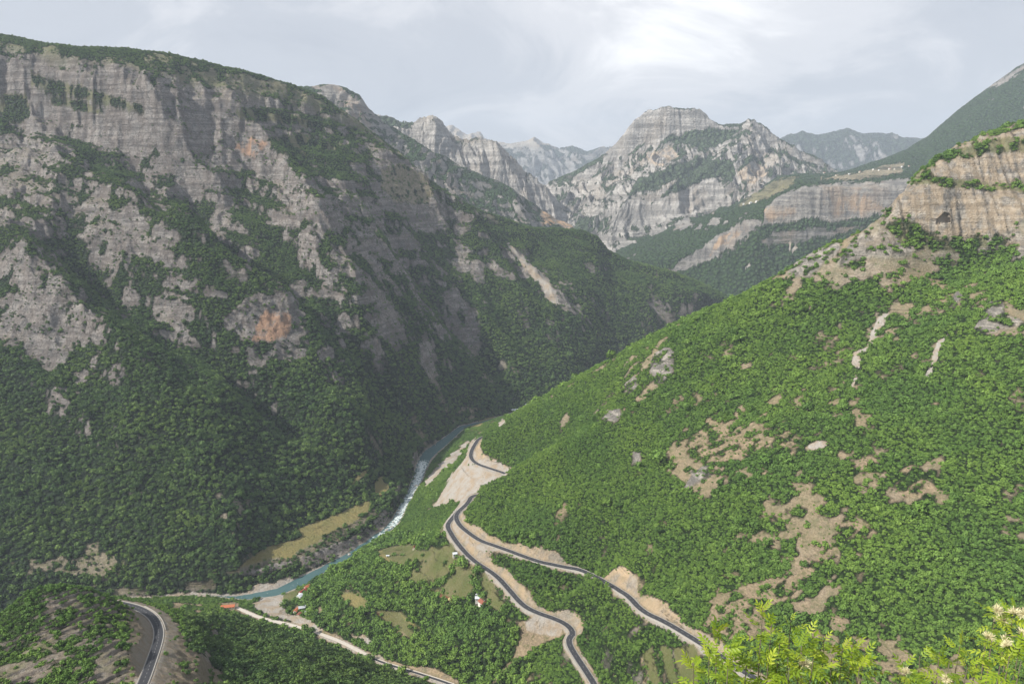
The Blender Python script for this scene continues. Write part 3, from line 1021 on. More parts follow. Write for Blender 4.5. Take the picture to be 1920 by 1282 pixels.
def blur(M, n=2):
    for _ in range(n):
        P = np.pad(M, 1, mode='edge')
        M = (P[:-2, 1:-1] + P[2:, 1:-1] + P[1:-1, :-2] + P[1:-1, 2:] + 2 * P[1:-1, 1:-1]) / 6
    return M


outc = blur(np.maximum(masks['B'], masks['O'] * 0.6), 2)
scale_b = np.where(GY > 1300, 9.0, 4.0)
Z1 = Z0 + outc * scale_b * (0.7 + 0.6 * fbm(GX / 14, GY / 14, 3, seed=25)) + outc * 0.5 * terrace(Z0 + 0.15 * GX, np.where(GY > 1300, 11.0, 5.0), 0.45)

# ------------------------------------------------------------------ roads: benches cut into the slope
def hits(pts, Z, drop):
    out = []
    for p in pts:
        if len(p) == 3:
            out.append(p)
        else:
            out.append(column_hit(p[0], p[1], Z, -drop))
    return np.array(out, float)


Zs = blur(np.where(isL, Z0, np.maximum(BaseR, BED)), 3)
UP_PTS = [(1440, 1292), (1390, 1262), (1320, 1215), (1250, 1175), (1205, 1150), (1178, 1127), (1160, 1105), (1100, 1082), (1050, 1067), (1000, 1052), (930, 1030), (900, 1017), (876, 1003), (860, 988), (854, 975), (862, 962), (878, 940),
          (-57, 900, 119), (-28, 908, 118), (0, 928, 118), (9, 957, 118), (-8, 982, 118), (-35, 1003, 118), (-58, 1022, 118), (-68, 1047, 118), (-68, 1077, 118), (-63, 1110, 118), (-58, 1135, 118), (-35, 1158, 118), (0, 1168, 117), (40, 1172, 116)]
LO_PTS = [(1135, 1330), (1118, 1295), (1100, 1262), (1082, 1238), (1068, 1215), (1066, 1200), (1076, 1186), (1068, 1172), (1045, 1166), (1005, 1153), (980, 1138), (955, 1108), (930, 1080), (888, 1055), (862, 1027), (845, 1004), (838, 990), (846, 975), (860, 960)]
TR_PTS = [(445, 1140), (470, 1152), (500, 1163), (545, 1172), (600, 1188), (640, 1204), (670, 1220), (700, 1236), (740, 1250), (790, 1264), (850, 1285)]
ROADS = []
road_bare = np.zeros(Z0.shape, np.float32)
for nm, pts, hw, drop, cut_t, fill_t in [('upper', UP_PTS, 3.9, 3.4, 1.2, 1.25), ('lower', LO_PTS, 3.9, 2.0, 1.15, 1.35), ('track', TR_PTS, 2.4, 0.8, 1.0, 1.1)]:
    P = smooth_path(hits(pts, Zs, drop), 4.0, 2)
    zs = P[:, 2].copy()
    for _ in range(60 if nm != 'track' else 20):
        zs[1:-1] = 0.25 * zs[:-2] + 0.5 * zs[1:-1] + 0.25 * zs[2:]
    P[:, 2] = zs
    ROADS.append((nm, P, hw))
    D, T = seg_dist(GX, GY, P[:, :2], 40.0)
    m = np.isfinite(D)
    lens = np.concatenate([[0], np.cumsum(np.hypot(np.diff(P[:, 0]), np.diff(P[:, 1])))])
    zr = np.interp(T[m], lens, P[:, 2])
    dd = np.maximum(0, D[m] - hw - 1.3)
    wob = 1 + 0.25 * fbm(GX[m] / 13, GY[m] / 13, 3, seed=31)
    hi = zr + dd * cut_t * wob + np.maximum(0, dd - 9.5 * wob) * 3.0
    lo = zr - dd * fill_t * wob
    z = Z1[m]
    fade = sstep(40, 30, D[m])
    z2 = np.minimum(np.maximum(z, lo), hi)
    z2 = z + (z2 - z) * fade
    is_cut = (z2 < z - 0.3)
    lim = np.where(is_cut, 32.0 if nm == 'upper' else 11.0, 6.3) * (1 + 0.4 * fbm(GX[m] / 15, GY[m] / 15, 3, seed=32))
    bare = np.clip(np.abs(z2 - z) * 1.2 * (D[m] < lim) + (D[m] < hw + 2.4) * 1.0, 0, 1) * fade
    Z1[m] = z2
    sc_ = masks['S'][m]
    sc_ = np.maximum(sc_, bare * np.where(is_cut, 0.25 if nm != 'track' else 0.0, 0.95))
    masks['S'][m] = sc_
    masks['E'][m] = np.maximum(masks['E'][m], bare)
    road_bare[m] = np.maximum(road_bare[m], bare)
    masks['O'][m] = np.maximum(masks['O'][m], bare * is_cut)
    Zs = Z1

# cover attributes
gzx = np.gradient(Z1, axis=1) / (A[1] - A[0]) / GY
gzy = np.gradient(Z1, axis=0) / np.gradient(GY, axis=0)
slope = np.hypot(gzx, gzy)
PU, PV, PD = project(GX, GY, Z1)
cov_t = cover_at(PU + 14 * fbm(GX / 40, GY / 40, 2, seed=41), PV + 14 * fbm(GX / 40, GY / 40, 2, seed=42))
n1 = np.where(isL, fbm(GX / 46, GY / 46, 4, 0.62, 43), fbm(GX / 30, GY / 30, 4, 0.66, 43))
n2 = fbm(GX / 10, GY / 10, 3, 0.6, 44)
sl = np.where(isL, np.clip((slope - 0.9) / 0.9, -0.8, 1.6), np.clip((slope - 0.75) / 1.2, -0.3, 1.3))
raw = n1 + np.where(isL, 0.5, 0.8) * n2 + np.where(isL, 0.34, 0.22) * sl


def quantile(S, m):
    """spread a score evenly over 0..1 among the cells of a mask"""
    v = np.sort(S[m][::37])
    return np.interp(S, v, np.linspace(0, 1, len(v)))


inside = seen & (PU > 0) & (PU < 1920) & (PV < 1282)
score = np.where(isL, quantile(raw, isL & inside), quantile(raw, ~isL & inside & (Z1 > 3)))
tree = sstep(np.where(isL, 0.16, 0.10), np.where(isL, -0.16, -0.10), score - np.clip(np.where(isL, cov_t * 1.0 + 0.09 * sstep(0.05, 0.3, cov_t), cov_t * 1.06 + 0.0), 0, 1.1))
E_hard = masks['E'].copy()
soft = blur(masks['E'], 14)
masks['E'] = np.where(isL | (PV > 1225), masks['E'], np.maximum(sstep(0.25, 0.75, soft + 0.55 * n1 + 0.35 * n2), road_bare)).astype(np.float32)
bare = np.clip(np.maximum.reduce([masks[k] for k in 'BOSEFGR']), 0, 1)
spots = (fbm(GX / 7.5, GY / 7.5, 3, 0.6, 45) > np.where(isL, 0.26, 0.13))
tree = tree * (1 - bare) + bare * np.where(masks['E'] + masks['B'] > 0, np.where(masks['E'] > 0, 0.9 * ~((PU < 1130) & (PV > 1120)), 0.5), 0.0) * spots * (np.maximum(np.maximum(masks['S'], masks['F']), np.maximum(masks['R'], masks['O'])) < 0.5)
for nm, P, hw in ROADS:
    D, T = seg_dist(GX, GY, P[:, :2], hw + 3.5)
    tree = np.where(D < hw + 3.0, 0, tree)
tree = np.where((masks['V'] > 0) & isL, np.maximum(tree, 0.9 * (fbm(GX / 22, GY / 22, 3, 0.6, 47) > -0.12)), tree)
tree = np.where((masks['V'] > 0) & ~isL, np.maximum(tree * 0.5, 0.85 * (fbm(GX / 9, GY / 9, 3, 0.6, 46) > -0.02)), tree)
tree = np.where(in_poly(PU, PV, [(300, 1112), (350, 1116), (400, 1119), (440, 1121), (452, 1128), (408, 1130), (300, 1128)]) & ~isL, 1.0, tree)
tree = np.where(in_poly(PU, PV, [(440, 1066), (470, 1050), (545, 1040), (610, 1005), (690, 962), (700, 950), (712, 962), (640, 1012), (560, 1050), (470, 1078)]) & isL, tree * 0.25, tree)
tree = np.where(Z1 < 1.2, 0, tree)
dbl, _ = seg_dist(GX, GY, smooth_path(np.array(LBANK), 8, 1), 12.0)
dbr, _ = seg_dist(GX, GY, smooth_path(np.array(RBANK), 8, 1), 12.0)
shore = sstep(3.2, 0.8, Z1) * sstep(10, 5, np.minimum(dbl, dbr) + 3 * n2)
rockm = np.where(isL, np.clip(0.75 + 0.5 * sl + 0.4 * n1, 0, 1) * sstep(30, 160, Z1), np.clip(0.15 + 0.8 * sl, 0, 1))
rockm = np.maximum(rockm, outc)
rockm = np.maximum(rockm, sstep(8, 1, Z1) * 0.8 * (np.minimum(dbl, dbr) < 12))
rockm = rockm * (1 - masks['E'] * (1 - masks['O'])) * (1 - masks['F'])
rockm = np.maximum(rockm, cliff_zone * ~isL * sstep(0.7, 1.1, slope))
topy = np.interp(A, np.array(top_row)[:, 0] / np.array(top_row)[:, 1], np.array(top_row)[:, 1])[None, :]
rim = isL * sstep(0, 30, GY - topy)
grassm = np.clip(np.maximum(masks['G'], rim * (0.55 + 0.5 * n1) * 0.9), 0, 1)
grassm = np.maximum(np.maximum(grassm, masks['V'] * 0.7), masks['T'] * 0.9)
grassm = np.maximum(grassm, (~isL) * 0.25 * sstep(0.0, 0.4, n1) * (1 - bare))
warm = np.maximum(masks['O'] * np.where(cliff_zone > 0.3, 0.36, 1.0), np.where(isL, 0.08, 0.2 * cliff_zone))
tree = np.where(masks['T'] > 0, tree * (0.15 + 0.6 * (n1 > 0.12)), tree)
hard_tree = np.where(isL, tree, tree * (1 - 0.6 * sstep(0.03, 0.5, blur(masks['E'] * (1 - road_bare), 22))))
soft_tree = np.where(isL, 0.5 * tree + 0.5 * blur(tree, 3), 0.25 * tree + 0.75 * blur(tree, 10)) * (np.maximum(road_bare, masks['S']) < 0.5)
FIELDS = {'z': Z1, 'rock': rockm, 'tree': soft_tree, 'scree': np.where(masks['S'] > 0, masks['S'], 0) * (1 - 0.0 * rockm), 'warm': warm, 'grass': grassm, 'red': masks['R'], 'left': isL.astype(float)}
# gravel shore
FIELDS['scree'] = np.maximum(FIELDS['scree'], shore * 0.9)
meadow = masks['F']
FIELDS['dry'] = meadow


# ------------------------------------------------------------------ adaptive rows and meshes
def resample(Yv, F, NR):
    """rows per column spread by how large the column's steps look from the viewpoint"""
    Z = F['z']
    n = Z.shape[1]
    x = A_of(n)[None, :] * Yv[:, None]
    y = np.repeat(Yv[:, None], n, 1)
    u, v, dpt = project(x, y, Z)
    dv = np.abs(np.diff(v, axis=0))
    arc = np.hypot(np.diff(y, axis=0), np.diff(Z, axis=0)) / y[1:] * F_PX
    vis = (np.diff(v, axis=0) < 0).astype(float)
    m = 0.75 * dv * (0.3 + 0.7 * vis) + 0.22 * arc
    s = np.concatenate([np.zeros((1, n)), np.cumsum(m, 0)], 0)
    out = {k: np.empty((NR, n), np.float32) for k in F}
    yo = np.empty((NR, n))
    for c in range(n):
        q = np.linspace(0, s[-1, c], NR)
        yo[:, c] = np.interp(q, s[:, c], Yv)
        for k in F:
            out[k][:, c] = np.interp(yo[:, c], Yv, F[k][:, c])
    return yo, out


A_CUR = A


def A_of(n):
    return A_CUR


def grid_mesh(name, yo, F, mats, keep=None, bottom=None, avals=None):
    av = A if avals is None else avals
    NR, n = yo.shape
    V = np.stack([(av[None, :] * yo).ravel(), yo.ravel(), F['z'].ravel()], 1)
    idx = np.arange(NR * n).reshape(NR, n)
    q = np.stack([idx[:-1, :-1], idx[:-1, 1:], idx[1:, 1:], idx[1:, :-1]], -1).reshape(-1, 4)
    if keep is not None:
        q = q[keep.reshape(-1)]
    used = np.zeros(NR * n, bool)
    used[q.ravel()] = True
    remap = np.cumsum(used) - 1
    me = new_mesh(name, V[used], remap[q].ravel(), 4)
    for an, ks in (('cover', ('rock', 'tree', 'scree')), ('cover2', ('warm', 'grass', 'red'))) + ((('cover3', ('dry',)),) if 'dry' in F else ()):
        at = me.attributes.new(an, 'FLOAT_COLOR', 'POINT')
        arr = np.ones((used.sum(), 4), np.float32)
        for i, k in enumerate(ks):
            arr[:, i] = F[k].ravel()[used]
        at.data.foreach_set('color', arr.ravel())
    o = link(name, me, mats)
    me.polygons.foreach_set('use_smooth', np.ones(len(me.polygons), bool))
    o['kind'] = 'structure'
    return o


GREY_A, GREY_B = (0.255, 0.24, 0.225), (0.40, 0.375, 0.345)
WARM = (0.50, 0.33, 0.19)
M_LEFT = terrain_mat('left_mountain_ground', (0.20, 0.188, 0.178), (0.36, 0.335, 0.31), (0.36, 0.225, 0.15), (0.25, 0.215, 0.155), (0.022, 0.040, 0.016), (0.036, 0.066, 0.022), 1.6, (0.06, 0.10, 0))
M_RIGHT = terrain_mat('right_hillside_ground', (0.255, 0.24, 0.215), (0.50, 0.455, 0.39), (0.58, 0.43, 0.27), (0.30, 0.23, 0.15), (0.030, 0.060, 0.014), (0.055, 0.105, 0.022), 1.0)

yo, FR = resample(Y, FIELDS, 690)
lf = FR['left']
cell_left = (lf[:-1, :-1] + lf[1:, 1:] + lf[:-1, 1:] + lf[1:, :-1]) / 4
zq = np.maximum(np.maximum(FR['z'][:-1, :-1], FR['z'][1:, 1:]), np.maximum(FR['z'][:-1, 1:], FR['z'][1:, :-1]))
flat = zq < 0.4
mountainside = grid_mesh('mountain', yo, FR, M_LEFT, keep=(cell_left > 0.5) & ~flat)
CAVE = [(1756, 419), (1757, 411), (1763, 405), (1770, 399), (1779, 400), (1783, 409), (1783, 418), (1776, 419), (1765, 420)]
xq = A[None, :] * yo
cu, cv_, _ = project(xq, yo, FR['z'])
in_cave = in_poly(cu, cv_, CAVE) & (yo > 850) & (yo < 1010)
hole = in_cave[:-1, :-1] & in_cave[1:, 1:]
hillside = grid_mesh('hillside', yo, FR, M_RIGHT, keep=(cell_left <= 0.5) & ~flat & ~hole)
cy_ = float(np.median(yo[in_cave])) if in_cave.any() else 945.0
cav_v, cav_f = [], []
nn = len(CAVE)
for grow, dy in ((1.12, -0.6), (1.02, 3.0), (0.85, 6.0), (0.45, 7.5)):
    for (u, v) in CAVE:
        x, y, z = [float(q) for q in at_y(1770 + (u - 1770) * grow, 410 + (v - 410) * grow, cy_)]
        cav_v.append((x * (1 + dy / cy_), y + dy, z + 0.4 * math.sin(u * 3.1 + dy)))
for r_ in range(3):
    for i in range(nn):
        j = (i + 1) % nn
        cav_f.append((r_ * nn + i, r_ * nn + j, (r_ + 1) * nn + j, (r_ + 1) * nn + i))
cav_f.append(tuple(3 * nn + i for i in range(nn)))
cme = bpy.data.meshes.new('cave')
cme.from_pydata(cav_v, [], cav_f)
cave = link('cave', cme, simple_mat('cave_rock', (0.36, 0.31, 0.25), scale=0.4, bump=0.5), hillside)
riverbed = grid_mesh('riverbed', yo, FR, M_RIGHT, keep=flat)


# ------------------------------------------------------------------ the near spur, lower left
def spur_points():
    P = []
    for u, v, y in [(100, 1097, 300), (60, 1107, 295), (30, 1127, 288), (10, 1150, 283), (-20, 1185, 275), (140, 1099, 303), (180, 1112, 306), (220, 1127, 310), (245, 1136, 322),
                    (0, 1282, 228), (100, 1200, 262), (200, 1200, 256), (100, 1282, 229), (180, 1282, 228), (225, 1282, 232), (60, 1200, 262), (225, 1200, 268), (150, 1150, 282), (215, 1160, 288),
                    (270, 1276, 233), (284, 1235, 255), (296, 1200, 280), (298, 1180, 297), (290, 1160, 315), (272, 1143, 335),
                    (315, 1158, 330), (330, 1200, 297), (335, 1240, 270), (340, 1282, 244),
                    (400, 1200, 350), (400, 1282, 262), (500, 1250, 302), (600, 1250, 330), (600, 1282, 285), (700, 1282, 330), (450, 1200, 345),
                    (310, 1147, 352), (350, 1152, 372), (400, 1156, 388), (450, 1160, 395), (500, 1176, 398), (560, 1196, 400), (600, 1210, 400), (650, 1228, 398), (700, 1250, 394), (760, 1272, 388), (810, 1290, 380)]:
        P.append(tuple(float(q) for q in at_y(u, v, y)))
    for u, v, y in [(100, 1097, 300), (30, 1127, 288), (-20, 1185, 275), (180, 1112, 306), (245, 1138, 330), (300, 1147, 352), (350, 1152, 372), (450, 1160, 395), (560, 1196, 400), (650, 1228, 398), (760, 1272, 388), (810, 1290, 380)]:
        x, yy, z = [float(q) for q in at_y(u, v, y)]
        P.append((x * 1.13, yy * 1.13, z - 0.95 * 0.13 * yy))
        P.append((x * 1.5, yy * 1.5, z - 0.85 * 0.5 * yy))
    P += [(-330, 240, 345), (-330, 330, 270), (-150, 190, 372), (-240, 190, 376), (-60, 190, 372), (-20, 260, 325), (-10, 330, 262)]
    return np.array(P)


KS = 1.5
KP = spur_points()
KP = np.stack([KP[:, 0] * KS, KP[:, 1] * KS, CAM_H + (KP[:, 2] - CAM_H) * KS], 1)
K_MODEL = tps_fit(KP[:, :2], KP[:, 2], 0.0005)
KA = np.linspace(-1.02, -0.04, 560)
KY = KS * 195.0 * (560.0 / 195.0) ** np.linspace(0, 1, 900)
KX = KA[None, :] * KY[:, None]
KYY = np.repeat(KY[:, None], len(KA), 1)
cs = np.linspace(0, len(KA) - 1, 120)
ys = np.linspace(0, len(KY) - 1, 180)
sub = tps_eval(K_MODEL, np.interp(cs, np.arange(len(KA)), KA)[None, :] * np.interp(ys, np.arange(len(KY)), KY)[:, None], np.repeat(np.interp(ys, np.arange(len(KY)), KY)[:, None], 120, 1))
t2 = np.stack([np.interp(np.arange(len(KY)), ys, sub[:, c]) for c in range(120)], 1)
KZ = np.stack([np.interp(np.arange(len(KA)), cs, t2[r]) for r in range(len(KY))], 0)
KBASE = KZ.copy()
KU, KV, KD = project(KX, KYY, KZ)
knob = sstep(280, 200, KU)                       # the rocky knob left of the road
KZ += (0.5 + 0.5 * knob) * 2.0 * fbm(KX / 21.6, KYY / 21.6, 4, 0.55, 51)
bedk = KZ * 0.8 - 0.40 * KX + 0.34 * KYY + 1.2 * fbm(KX / 18.9, KYY / 18.9, 3, seed=52)
kn = sstep(-0.25, 0.25, fbm(KX / 29.7, KYY / 29.7, 3, seed=53) + 0.15)
KZ += knob * (0.35 + 0.65 * kn) * (1.1 * terrace(bedk, 4.2, 0.25) + 0.9 * terrace(bedk + 1, 1.9, 0.3)) + knob * 0.5 * fbm(KX / 4.1, KYY / 4.1, 3, 0.6, 60) + (1 - knob) * kn * 0.9 * (ridged(KX / 21.6, KYY / 45.9, 3, 0.5, 54) * 8.0 - 4.0) * sstep(330, 420, KU)
N3_PTS = [(255, 1310, 0), (262, 1292, 0), (271, 1272, 0), (284, 1237, 0), (295, 1205, 0), (299, 1184, 0), (292, 1162, 0), (276, 1147, 0), (262, 1140, 0)]
A_CUR = KA


def k_hit(u, v):
    dx, dy, dz = ray(u, v)
    a = float(dx / dy)
    c = int(np.clip(round((a - KA[0]) / (KA[1] - KA[0])), 0, len(KA) - 1))
    los = CAM_H + KY * float(dz / dy)
    k = np.nonzero(KBASE[:, c] >= los)[0]
    i = k[0] if len(k) else len(KY) - 1
    return (a * KY[i], KY[i], KBASE[i, c])


P3 = np.array([at_y(u, v, y) for u, v, y in [(240, 1330, 205), (258, 1300, 219), (271, 1272, 234), (284, 1237, 256), (295, 1205, 278), (299, 1184, 296), (292, 1162, 315), (278, 1148, 331), (255, 1137, 348), (215, 1128, 362), (150, 1125, 370)]], float)
P3 = np.stack([P3[:, 0] * KS, P3[:, 1] * KS, CAM_H + (P3[:, 2] - CAM_H) * KS], 1)
P3 = smooth_path(P3, 3.0, 2)
zs = P3[:, 2].copy()
for _ in range(40):
    zs[1:-1] = 0.25 * zs[:-2] + 0.5 * zs[1:-1] + 0.25 * zs[2:]
P3[:, 2] = zs - 0.6
# the same road beyond its bend, at the left edge of the frame
P3B = smooth_path(np.array([(KS * x, KS * y, CAM_H + KS * (z - CAM_H)) for x, y, z in [(-250, 292, 328), (-262, 306, 326), (-276, 322, 324), (-300, 340, 321)]], float), 3.0, 1)
k_scree = np.zeros(KZ.shape)
k_earth = np.zeros(KZ.shape)
k_tree_off = np.zeros(KZ.shape, bool)
for P, hw in ((P3, 3.4),):
    D, T = seg_dist(KX, KYY, P[:, :2], 34.0)
    m = np.isfinite(D)
    lens = np.concatenate([[0], np.cumsum(np.hypot(np.diff(P[:, 0]), np.diff(P[:, 1])))])
    zr = np.interp(T[m], lens, P[:, 2])
    dd = np.maximum(0, D[m] - hw - 1.2)
    wob = 1 + 0.3 * fbm(KX[m] / 7, KYY[m] / 7, 3, seed=55)
    z = KZ[m]
    fade = sstep(34, 26, D[m])
    z2 = z + (np.minimum(np.maximum(z, zr - dd * 0.62 * wob), zr + dd * 1.5 * wob) - z) * fade
    b = np.clip(np.abs(z2 - z) * 1.5, 0, 1) * fade * (D[m] < np.where(z2 < z, 30, 13) * wob) + (D[m] < hw + 2.5)
    KZ[m] = z2
    k_scree[m] = np.maximum(k_scree[m], np.clip(b, 0, 1) * np.where(z2 < z, 0.45, np.where(D[m] < hw + 3, 0.75, 0.35)))
    k_earth[m] = np.clip(b, 0, 1)
    k_tree_off[m] |= (D[m] < hw + 2.0)
KU, KV, KD = project(KX, KYY, KZ)
kc = cover_at(KU, KV)
k_sl = np.hypot(np.gradient(KZ, axis=1) / (KA[1] - KA[0]) / KYY, np.gradient(KZ, axis=0) / np.gradient(KYY, axis=0))
kn1 = fbm(KX / 12.2, KYY / 12.2, 4, 0.55, 56)
kt = sstep(0.12, -0.12, rank01(kn1, 2.2) * 0.7 + 0.15 * np.clip(k_sl - 0.6, -0.4, 1.5) + 0.12 - kc)
kE = np.zeros(KZ.shape)
for k, poly in PATCH:
    if k in 'ES' and poly[0][1] > 1120 and poly[0][0] < 330:
        kE[in_poly(KU + 4 * fbm(KX / 6.8, KYY / 6.8, 3, seed=57), KV + 4 * fbm(KX / 6.8, KYY / 6.8, 3, seed=58), poly)] = 1
kt = kt * (1 - np.clip(kE + k_earth, 0, 1) * 0.93)
kt[k_tree_off] = 0
K_F = {'z': KZ, 'rock': np.clip(0.55 + 0.5 * np.clip(k_sl - 0.5, -0.5, 1) + 0.5 * kn1, 0, 1) * (1 - 0.7 * np.maximum(kE, k_earth)), 'tree': kt * 0.9, 'scree': k_scree * 0.75, 'warm': 0.12 * np.ones(KZ.shape),
       'grass': np.clip(0.55 * sstep(-0.3, 0.3, fbm(KX / 17.6, KYY / 17.6, 3, seed=59)) * sstep(1.1, 0.5, k_sl), 0, 1) * (1 - np.maximum(kE, k_earth)), 'red': 0 * KZ}
M_SPUR = terrain_mat('near_spur_ground', (0.18, 0.165, 0.145), (0.36, 0.325, 0.28), (0.45, 0.31, 0.2), (0.18, 0.14, 0.10), (0.035, 0.06, 0.016), (0.055, 0.095, 0.022), 0.35, (0.0, 0.45, 0.2))
kyo, KFR = resample(KY, K_F, 380)
spur = grid_mesh('spur', kyo, KFR, M_SPUR, avals=KA)

# ------------------------------------------------------------------ far ranges, each a lofted massif at its own distance
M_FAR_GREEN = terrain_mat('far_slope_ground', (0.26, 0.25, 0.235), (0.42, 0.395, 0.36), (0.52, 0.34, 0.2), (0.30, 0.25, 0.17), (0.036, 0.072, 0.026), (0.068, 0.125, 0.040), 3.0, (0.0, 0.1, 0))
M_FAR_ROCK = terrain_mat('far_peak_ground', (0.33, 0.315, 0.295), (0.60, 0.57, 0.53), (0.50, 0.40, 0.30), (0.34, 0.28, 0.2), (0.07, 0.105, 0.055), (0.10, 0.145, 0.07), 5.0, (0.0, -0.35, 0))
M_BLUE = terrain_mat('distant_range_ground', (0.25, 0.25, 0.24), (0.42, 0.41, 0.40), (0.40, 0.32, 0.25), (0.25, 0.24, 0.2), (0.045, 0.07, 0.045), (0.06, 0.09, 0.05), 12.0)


def smooth_rows(F, n):
    return blur(F, n)


def massif(name, rows, u0, u1, na, ny, nr, mat, amp, wl_, bedstep, cover, dip=0.0, seed=1.0, patches=(), crest_keep=0.35, ribs=(), snow=None, run=(1.0, 0.25), warp=0.10):
    global A_CUR
    lo = float(ray(u0, 350)[0] / ray(u0, 350)[1])
    hi = float(ray(u1, 350)[0] / ray(u1, 350)[1])
    Am = np.linspace(lo, hi, na)
    A_CUR = Am
    W = [cols([p[0] for p in r], [p[1] for p in r], [p[2] for p in r]) for r in rows]
    crest = W[-1]
    y0 = min(p[1] for p in W[0]) - 350
    y1 = max(p[1] for p in crest) * 1.22
    Yv = y0 * (y1 / y0) ** np.linspace(0, 1, ny)
    W = [shift(W[0], -300, -170)] + W + [shift(crest, 0.06 * crest[0][1], -0.03 * crest[0][1]), shift(crest, 0.2 * crest[0][1], -0.16 * crest[0][1])]
    Zm = loft(W, Am, Yv)
    X = Am[None, :] * Yv[:, None]
    YY = np.repeat(Yv[:, None], na, 1)
    cr_y = np.interp(Am, [p[0] / p[1] for p in crest], [p[1] for p in crest])[None, :]
    near_crest = np.exp(-((YY - cr_y) / (0.035 * cr_y)) ** 2)
    gain = 1 - (1 - crest_keep) * near_crest
    B0 = Zm.copy()
    for pts, am, w in ribs:
        Pw = []
        for u, v in pts:
            dx, dy, dz = ray(u, v)
            a = float(dx / dy)
            c = int(np.clip(round((a - lo) / (hi - lo) * (na - 1)), 0, na - 1))
            los = CAM_H + Yv * float(dz / dy)
            k = np.nonzero(B0[:, c] >= los)[0]
            i = k[0] if len(k) else ny - 1
            Pw.append((a * Yv[i], Yv[i]))
        D, T = seg_dist(X, YY, np.array(Pw), w * 3)
        mm = np.isfinite(D)
        Zm[mm] += am * np.exp(-np.abs(D[mm] / w) ** 1.4)
    wxm = wl_ * 0.5 * fbm(X / wl_, YY / wl_, 3, seed=seed)
    Zm = warp_rows(Zm, Yv, gain * wl_ * warp * (ridged((X + wxm) / wl_ * 1.9, YY / wl_ * 0.35, 4, 0.55, seed + 8) - 0.5))
    Zm = warp_rows(Zm, Yv, np.maximum(gain, 0.8) * wl_ * warp * 0.8 * (ridged((X + 0.2 * wxm) / wl_ * 6.5, YY / wl_ * 2.0, 3, 0.6, seed + 9) - 0.5))
    Zm += gain * amp * (ridged((X + wxm) / wl_ * run[0], (YY + wxm) / wl_ * run[1], 5, 0.55, seed + 1) - 0.5)
    Zm += gain * amp * 0.35 * (ridged((X + wxm) / wl_ * 4 * run[0], (YY + wxm) / wl_ * 2 * run[1], 4, 0.6, seed + 2) - 0.5)
    if bedstep:
        rk = np.clip(0.6 + 0.8 * fbm(X / wl_ / 1.2, YY / wl_ / 1.2, 3, seed=seed + 3), 0, 1) * gain
        bq = Zm + dip * X + 0.2 * bedstep * fbm(X / wl_, YY / wl_, 2, seed=seed + 4)
        Zm += rk * (1.0 * terrace(bq, bedstep, 0.36) + 0.7 * terrace(bq + 9, bedstep * 0.37, 0.4))
    gx_ = np.gradient(Zm, axis=1) / (Am[1] - Am[0]) / YY
    gy_ = np.gradient(Zm, axis=0) / np.gradient(YY, axis=0)
    sl_ = np.hypot(gx_, gy_)
    u, v, dd_ = project(X, YY, Zm)
    n_ = fbm(X / wl_ * 4, YY / wl_ * 4, 5, 0.6, seed + 5)
    cv = cover(u, v) if callable(cover) else cover
    tr = sstep(0.14, -0.14, rank01(n_, 2.2) * 0.5 + 0.2 + 0.32 * np.clip(sl_ - 0.75, -0.6, 1.4) - cv)
    rk_ = np.clip(0.8 + 0.6 * (sl_ - 0.7) + 0.3 * n_, 0, 1)
    F = {'z': Zm, 'rock': rk_, 'tree': tr, 'scree': 0 * Zm, 'warm': 0.25 * sstep(-0.1, 0.5, fbm(X / wl_ / 0.6, YY / wl_ / 0.6, 3, seed=seed + 6)), 'grass': 0 * Zm, 'red': 0 * Zm}
    ju = 6 * fbm(X / wl_ * 6, YY / wl_ * 6, 3, seed=seed + 7)
    for k, val, poly in patches:
        mm = in_poly(u + ju, v + ju[::-1], poly)
        F[k][mm] = val
        if k in ('warm', 'rock'):
            F['tree'][mm] *= 0.08 if k == 'rock' else 0.3
            F['rock'][mm] = 1
        if k == 'scree':
            F['tree'][mm] = 0
        if k == 'grass':
            F['tree'][mm] *= 0.25
            F['rock'][mm] *= 0.2
    if snow is not None:
        F['scree'] = np.maximum(F['scree'], sstep(snow, snow + 130, Zm + 60 * n_))
        F['tree'] *= 1 - F['scree']
    yo_, Fo = resample(Yv, F, nr)
    return grid_mesh(name, yo_, Fo, mat, avals=Am), (Am, yo_, Fo)


ridge_cov = lambda u, v: np.clip(0.62 - 0.0 * u, 0, 1) * np.ones_like(u)
massif('ridge', [
    [(430, 330, 2750), (600, 330, 2750), (720, 380, 2750), (850, 430, 2800), (950, 460, 2850), (1050, 490, 2900), (1150, 520, 2900)],
    [(430, 170, 3250), (480, 152, 3250), (540, 163, 3250), (580, 160, 3260), (600, 156, 3270), (620, 155, 3280), (650, 163, 3290), (675, 176, 3300), (693, 204, 3310), (720, 226, 3320), (760, 252, 3330), (800, 274, 3340), (850, 300, 3350), (900, 325, 3360), (930, 338, 3370), (960, 352, 3380), (1000, 375, 3390), (1040, 405, 3400), (1075, 425, 3400), (1100, 455, 3400), (1150, 500, 3400)]],
    400, 1180, 330, 500, 170, M_FAR_GREEN, 60, 240, 34, 0.60, 0.12, 61, patches=[('rock', 1, [(585, 160), (625, 155), (690, 200), (660, 195), (610, 180)]), ('warm', 1, [(1010, 385), (1070, 410), (1078, 428), (1020, 420)])], run=(1.0, 0.5))
